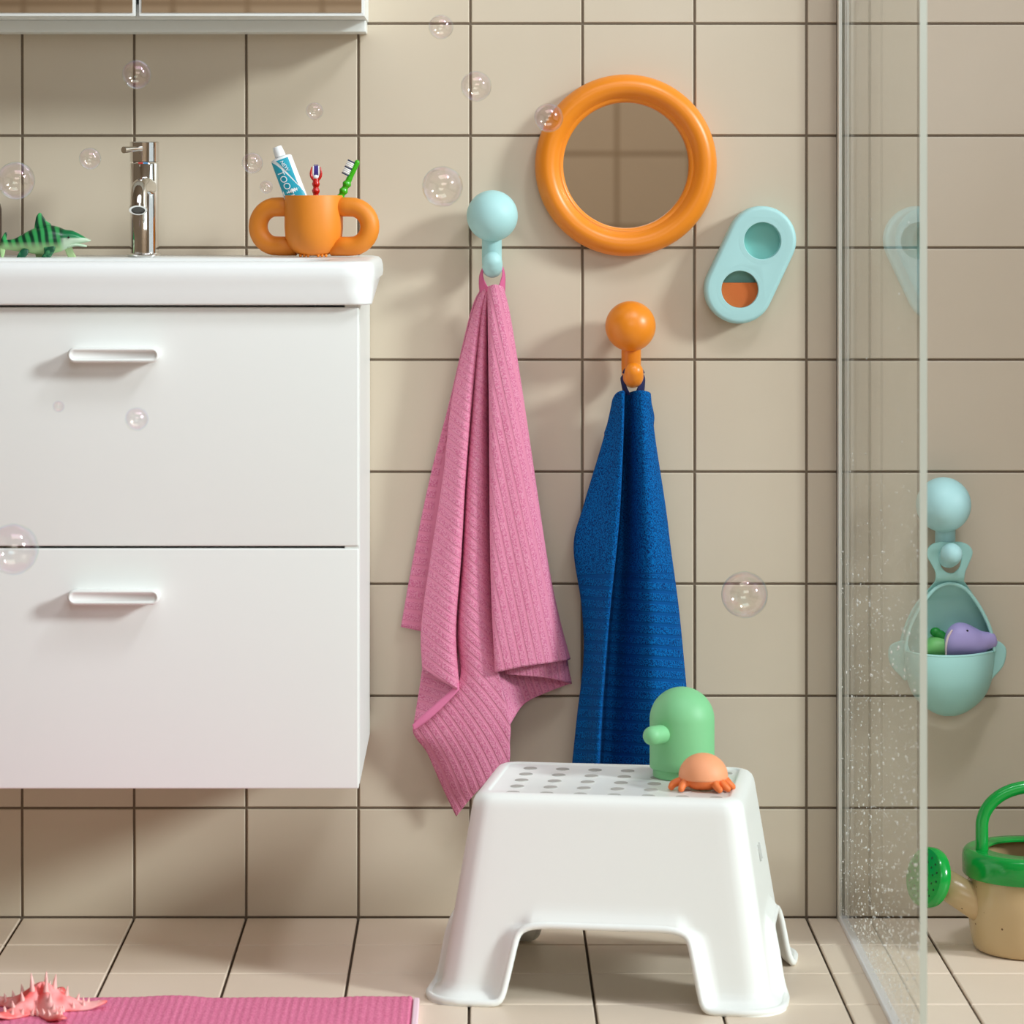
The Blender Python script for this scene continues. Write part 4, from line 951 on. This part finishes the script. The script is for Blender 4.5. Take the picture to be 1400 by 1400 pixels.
# ---------------- striped reptile toy ----------------
do = 0.115; dn = thing('reptile_toy', 'green striped toy sea reptile with dorsal fin and long snout on the washbasin', 'toy animal', W(62, 351, do))
DG = bpy.data.materials.new('green_stripes'); DG.use_nodes = True; nt = DG.node_tree; b = nt.nodes['Principled BSDF']; b.inputs['Roughness'].default_value = 0.3; L = nt.links.new
tc = nt.nodes.new('ShaderNodeTexCoord'); mp = nt.nodes.new('ShaderNodeMapping'); mp.inputs['Rotation'].default_value = (0, 0.25, 0); L(tc.outputs['Object'], mp.inputs[0])
wv = nt.nodes.new('ShaderNodeTexWave'); wv.wave_type = 'BANDS'; wv.bands_direction = 'X'; wv.inputs['Scale'].default_value = 31; wv.inputs['Distortion'].default_value = 3.4; wv.inputs['Detail'].default_value = 1; wv.inputs['Detail Scale'].default_value = 0.8
L(mp.outputs[0], wv.inputs['Vector'])
r1 = nt.nodes.new('ShaderNodeValToRGB'); r1.color_ramp.elements[0].color = lin((6, 60, 40)); r1.color_ramp.elements[1].color = lin((60, 168, 92)); r1.color_ramp.elements[0].position = 0.15; r1.color_ramp.elements[1].position = 0.8; L(wv.outputs[0], r1.inputs[0])
sx_ = nt.nodes.new('ShaderNodeSeparateXYZ'); L(tc.outputs['Object'], sx_.inputs[0])
mh = nt.nodes.new('ShaderNodeMapRange'); mh.inputs[1].default_value = 0.010; mh.inputs[2].default_value = 0.020; L(sx_.outputs[2], mh.inputs[0])
mx = nt.nodes.new('ShaderNodeMix'); mx.data_type = 'RGBA'; mx.inputs[6].default_value = lin((176, 214, 150)); L(mh.outputs[0], mx.inputs[0]); L(r1.outputs[0], mx.inputs[7])
# head: plain green above, pale below
hd_ = nt.nodes.new('ShaderNodeMapRange'); hd_.inputs[1].default_value = 0.020; hd_.inputs[2].default_value = 0.026; L(sx_.outputs[0], hd_.inputs[0])
h2 = nt.nodes.new('ShaderNodeMapRange'); h2.inputs[1].default_value = 0.0235; h2.inputs[2].default_value = 0.0255; L(sx_.outputs[2], h2.inputs[0])
m2_ = nt.nodes.new('ShaderNodeMix'); m2_.data_type = 'RGBA'; m2_.inputs[6].default_value = lin((196, 218, 190)); m2_.inputs[7].default_value = lin((8, 130, 74)); L(h2.outputs[0], m2_.inputs[0])
m3 = nt.nodes.new('ShaderNodeMix'); m3.data_type = 'RGBA'; L(hd_.outputs[0], m3.inputs[0]); L(mx.outputs[2], m3.inputs[6]); L(m2_.outputs[2], m3.inputs[7]); L(m3.outputs[2], b.inputs['Base Color'])
def z2(x, y): return (x/5.385, 160+y/5.385)
def sec(x, t, bt_, hd): a = z2(x, t); b2 = z2(x, bt_); return (a[0], (a[1]+b2[1])/2, (b2[1]-a[1])/2, hd)
mb = MB()
mb.add(px_body([sec(4, 915, 965, 0.002), sec(20, 902, 975, 0.004), sec(60, 902, 978, 0.005), (110/5.385, 160+940/5.385, 46/5.385, 0.007), sec(200, 843, 1000, 0.012), sec(280, 808, 1010, 0.016), sec(370, 797, 1006, 0.017), sec(430, 808, 995, 0.015), sec(480, 828, 976, 0.012), sec(530, 835, 945, 0.010), sec(575, 855, 932, 0.008), sec(620, 880, 925, 0.005), sec(650, 897, 920, 0.0035), sec(668, 904, 912, 0.0015)], do, 64))
mb.add(px_body([sec(500, 925, 965, 0.006), sec(560, 926, 952, 0.0055), sec(610, 936, 956, 0.004), sec(638, 944, 958, 0.002)], do, 16))
mb.put('body', DG, dn)
def finp(pts, off0, off1, m, name):
    P = sm([z2(*p) for p in pts], 4)
    vf = shape2d([px2(P, do)], 0.0006, 0.0014, 2, lambda q: Vector((q.x, 0, q.y)))
    v2 = shape2d([px2(P, do)], 0.0006, 0.0014, 2, lambda q: Vector((q.x, -off0-q.z, q.y)))
    zt0 = max(p.z for p in v2[0]); zb0 = min(p.z for p in v2[0])
    for p in v2[0]: p.y -= (off1-off0)*(zt0-p.z)/(zt0-zb0)
    put(name, *v2, m, dn, ang=60)
finp([(262, 822), (268, 770), (276, 735), (293, 713), (308, 730), (335, 770), (372, 800), (330, 840), (280, 850)], do, do, DG, 'dorsal_fin')
finp([(12, 940), (18, 900), (40, 858), (44, 870), (38, 905), (34, 940)], do, do, DG, 'tail_fin')
finp([(8, 950), (32, 960), (28, 1000), (16, 1030), (9, 1000)], do, do, DG, 'tail_fin')
DG2 = mat('dark_green_fin', (14, 84, 56), 0.3, noise=(120, (90, 170, 110), 0.5, 0.7)); PG = mat('pale_green_fin', (190, 216, 160), 0.35)
finp([(345, 955), (400, 950), (408, 975), (375, 1030), (340, 1040), (325, 1032), (345, 1000)], do+0.012, do+0.018, DG2, 'flipper')
finp([(170, 980), (205, 975), (208, 1000), (185, 1030), (150, 1036), (142, 1030)], do+0.008, do+0.014, DG2, 'flipper')
finp([(480, 965), (515, 958), (530, 1000), (544, 1032), (520, 1037), (500, 1028), (488, 1000)], do-0.006, do-0.012, PG, 'flipper')
finp([(262, 990), (300, 990), (305, 1030), (280, 1038), (265, 1030)], do-0.006, do-0.012, PG, 'flipper')
put('eye', *ball(W(*z2(505, 886), do+0.0118), 0.0014, 10), mat('black_eye', (10, 14, 10), 0.2), dn)

# ---------------- soap bubbles ----------------
BUB = [(187, 102, 20, 0.42, 'largest soap bubble below the mirror cabinet, in front of a vertical tile joint'),
       (123, 217, 15, 0.30, 'soap bubble floating above the striped toy reptile, left of the tap'),
       (22, 247, 26, 0.34, 'soap bubble floating at the left edge above the tail of the toy reptile'),
       (430, 152, 12, 0.25, 'small soap bubble floating high above the orange mug'),
       (345, 223, 14.5, 0.30, 'soap bubble floating left of the toothpaste tube'),
       (364, 256, 9, 0.28, 'tiny soap bubble floating just above the left handle of the orange mug'),
       (603, 37, 17, 0.40, 'soap bubble near the top edge, right of the mirror cabinet'),
       (651, 118, 21, 0.36, 'soap bubble floating left of the round mirror, high above the pink towel hook'),
       (605, 255, 28, 0.34, 'large soap bubble floating beside the light blue ball of the pink towel hook'),
       (750, 161, 20, 0.22, 'soap bubble overlapping the upper left rim of the round mirror'),
       (80, 556, 8, 0.62, 'tiny soap bubble in front of the upper drawer below its handle'),
       (187, 573, 16, 0.62, 'soap bubble in front of the upper drawer, larger of the two below its handle'),
       (18, 751, 35, 0.66, 'big soap bubble at the left edge in front of the gap between the drawers'),
       (1018, 813, 32, 0.30, 'big soap bubble floating on the bare tiles right of the blue towel')]
for px, py, r, off, lab in BUB:
    o = put('soap_bubble', *ball(W(px, py, off), r*(D-off)/F, 28), FILM)
    c0 = W(px, py, off)
    for v in o.data.vertices: v.co -= c0
    o.location = c0; tag(o, lab, 'bubble', 'soap bubbles in the air')
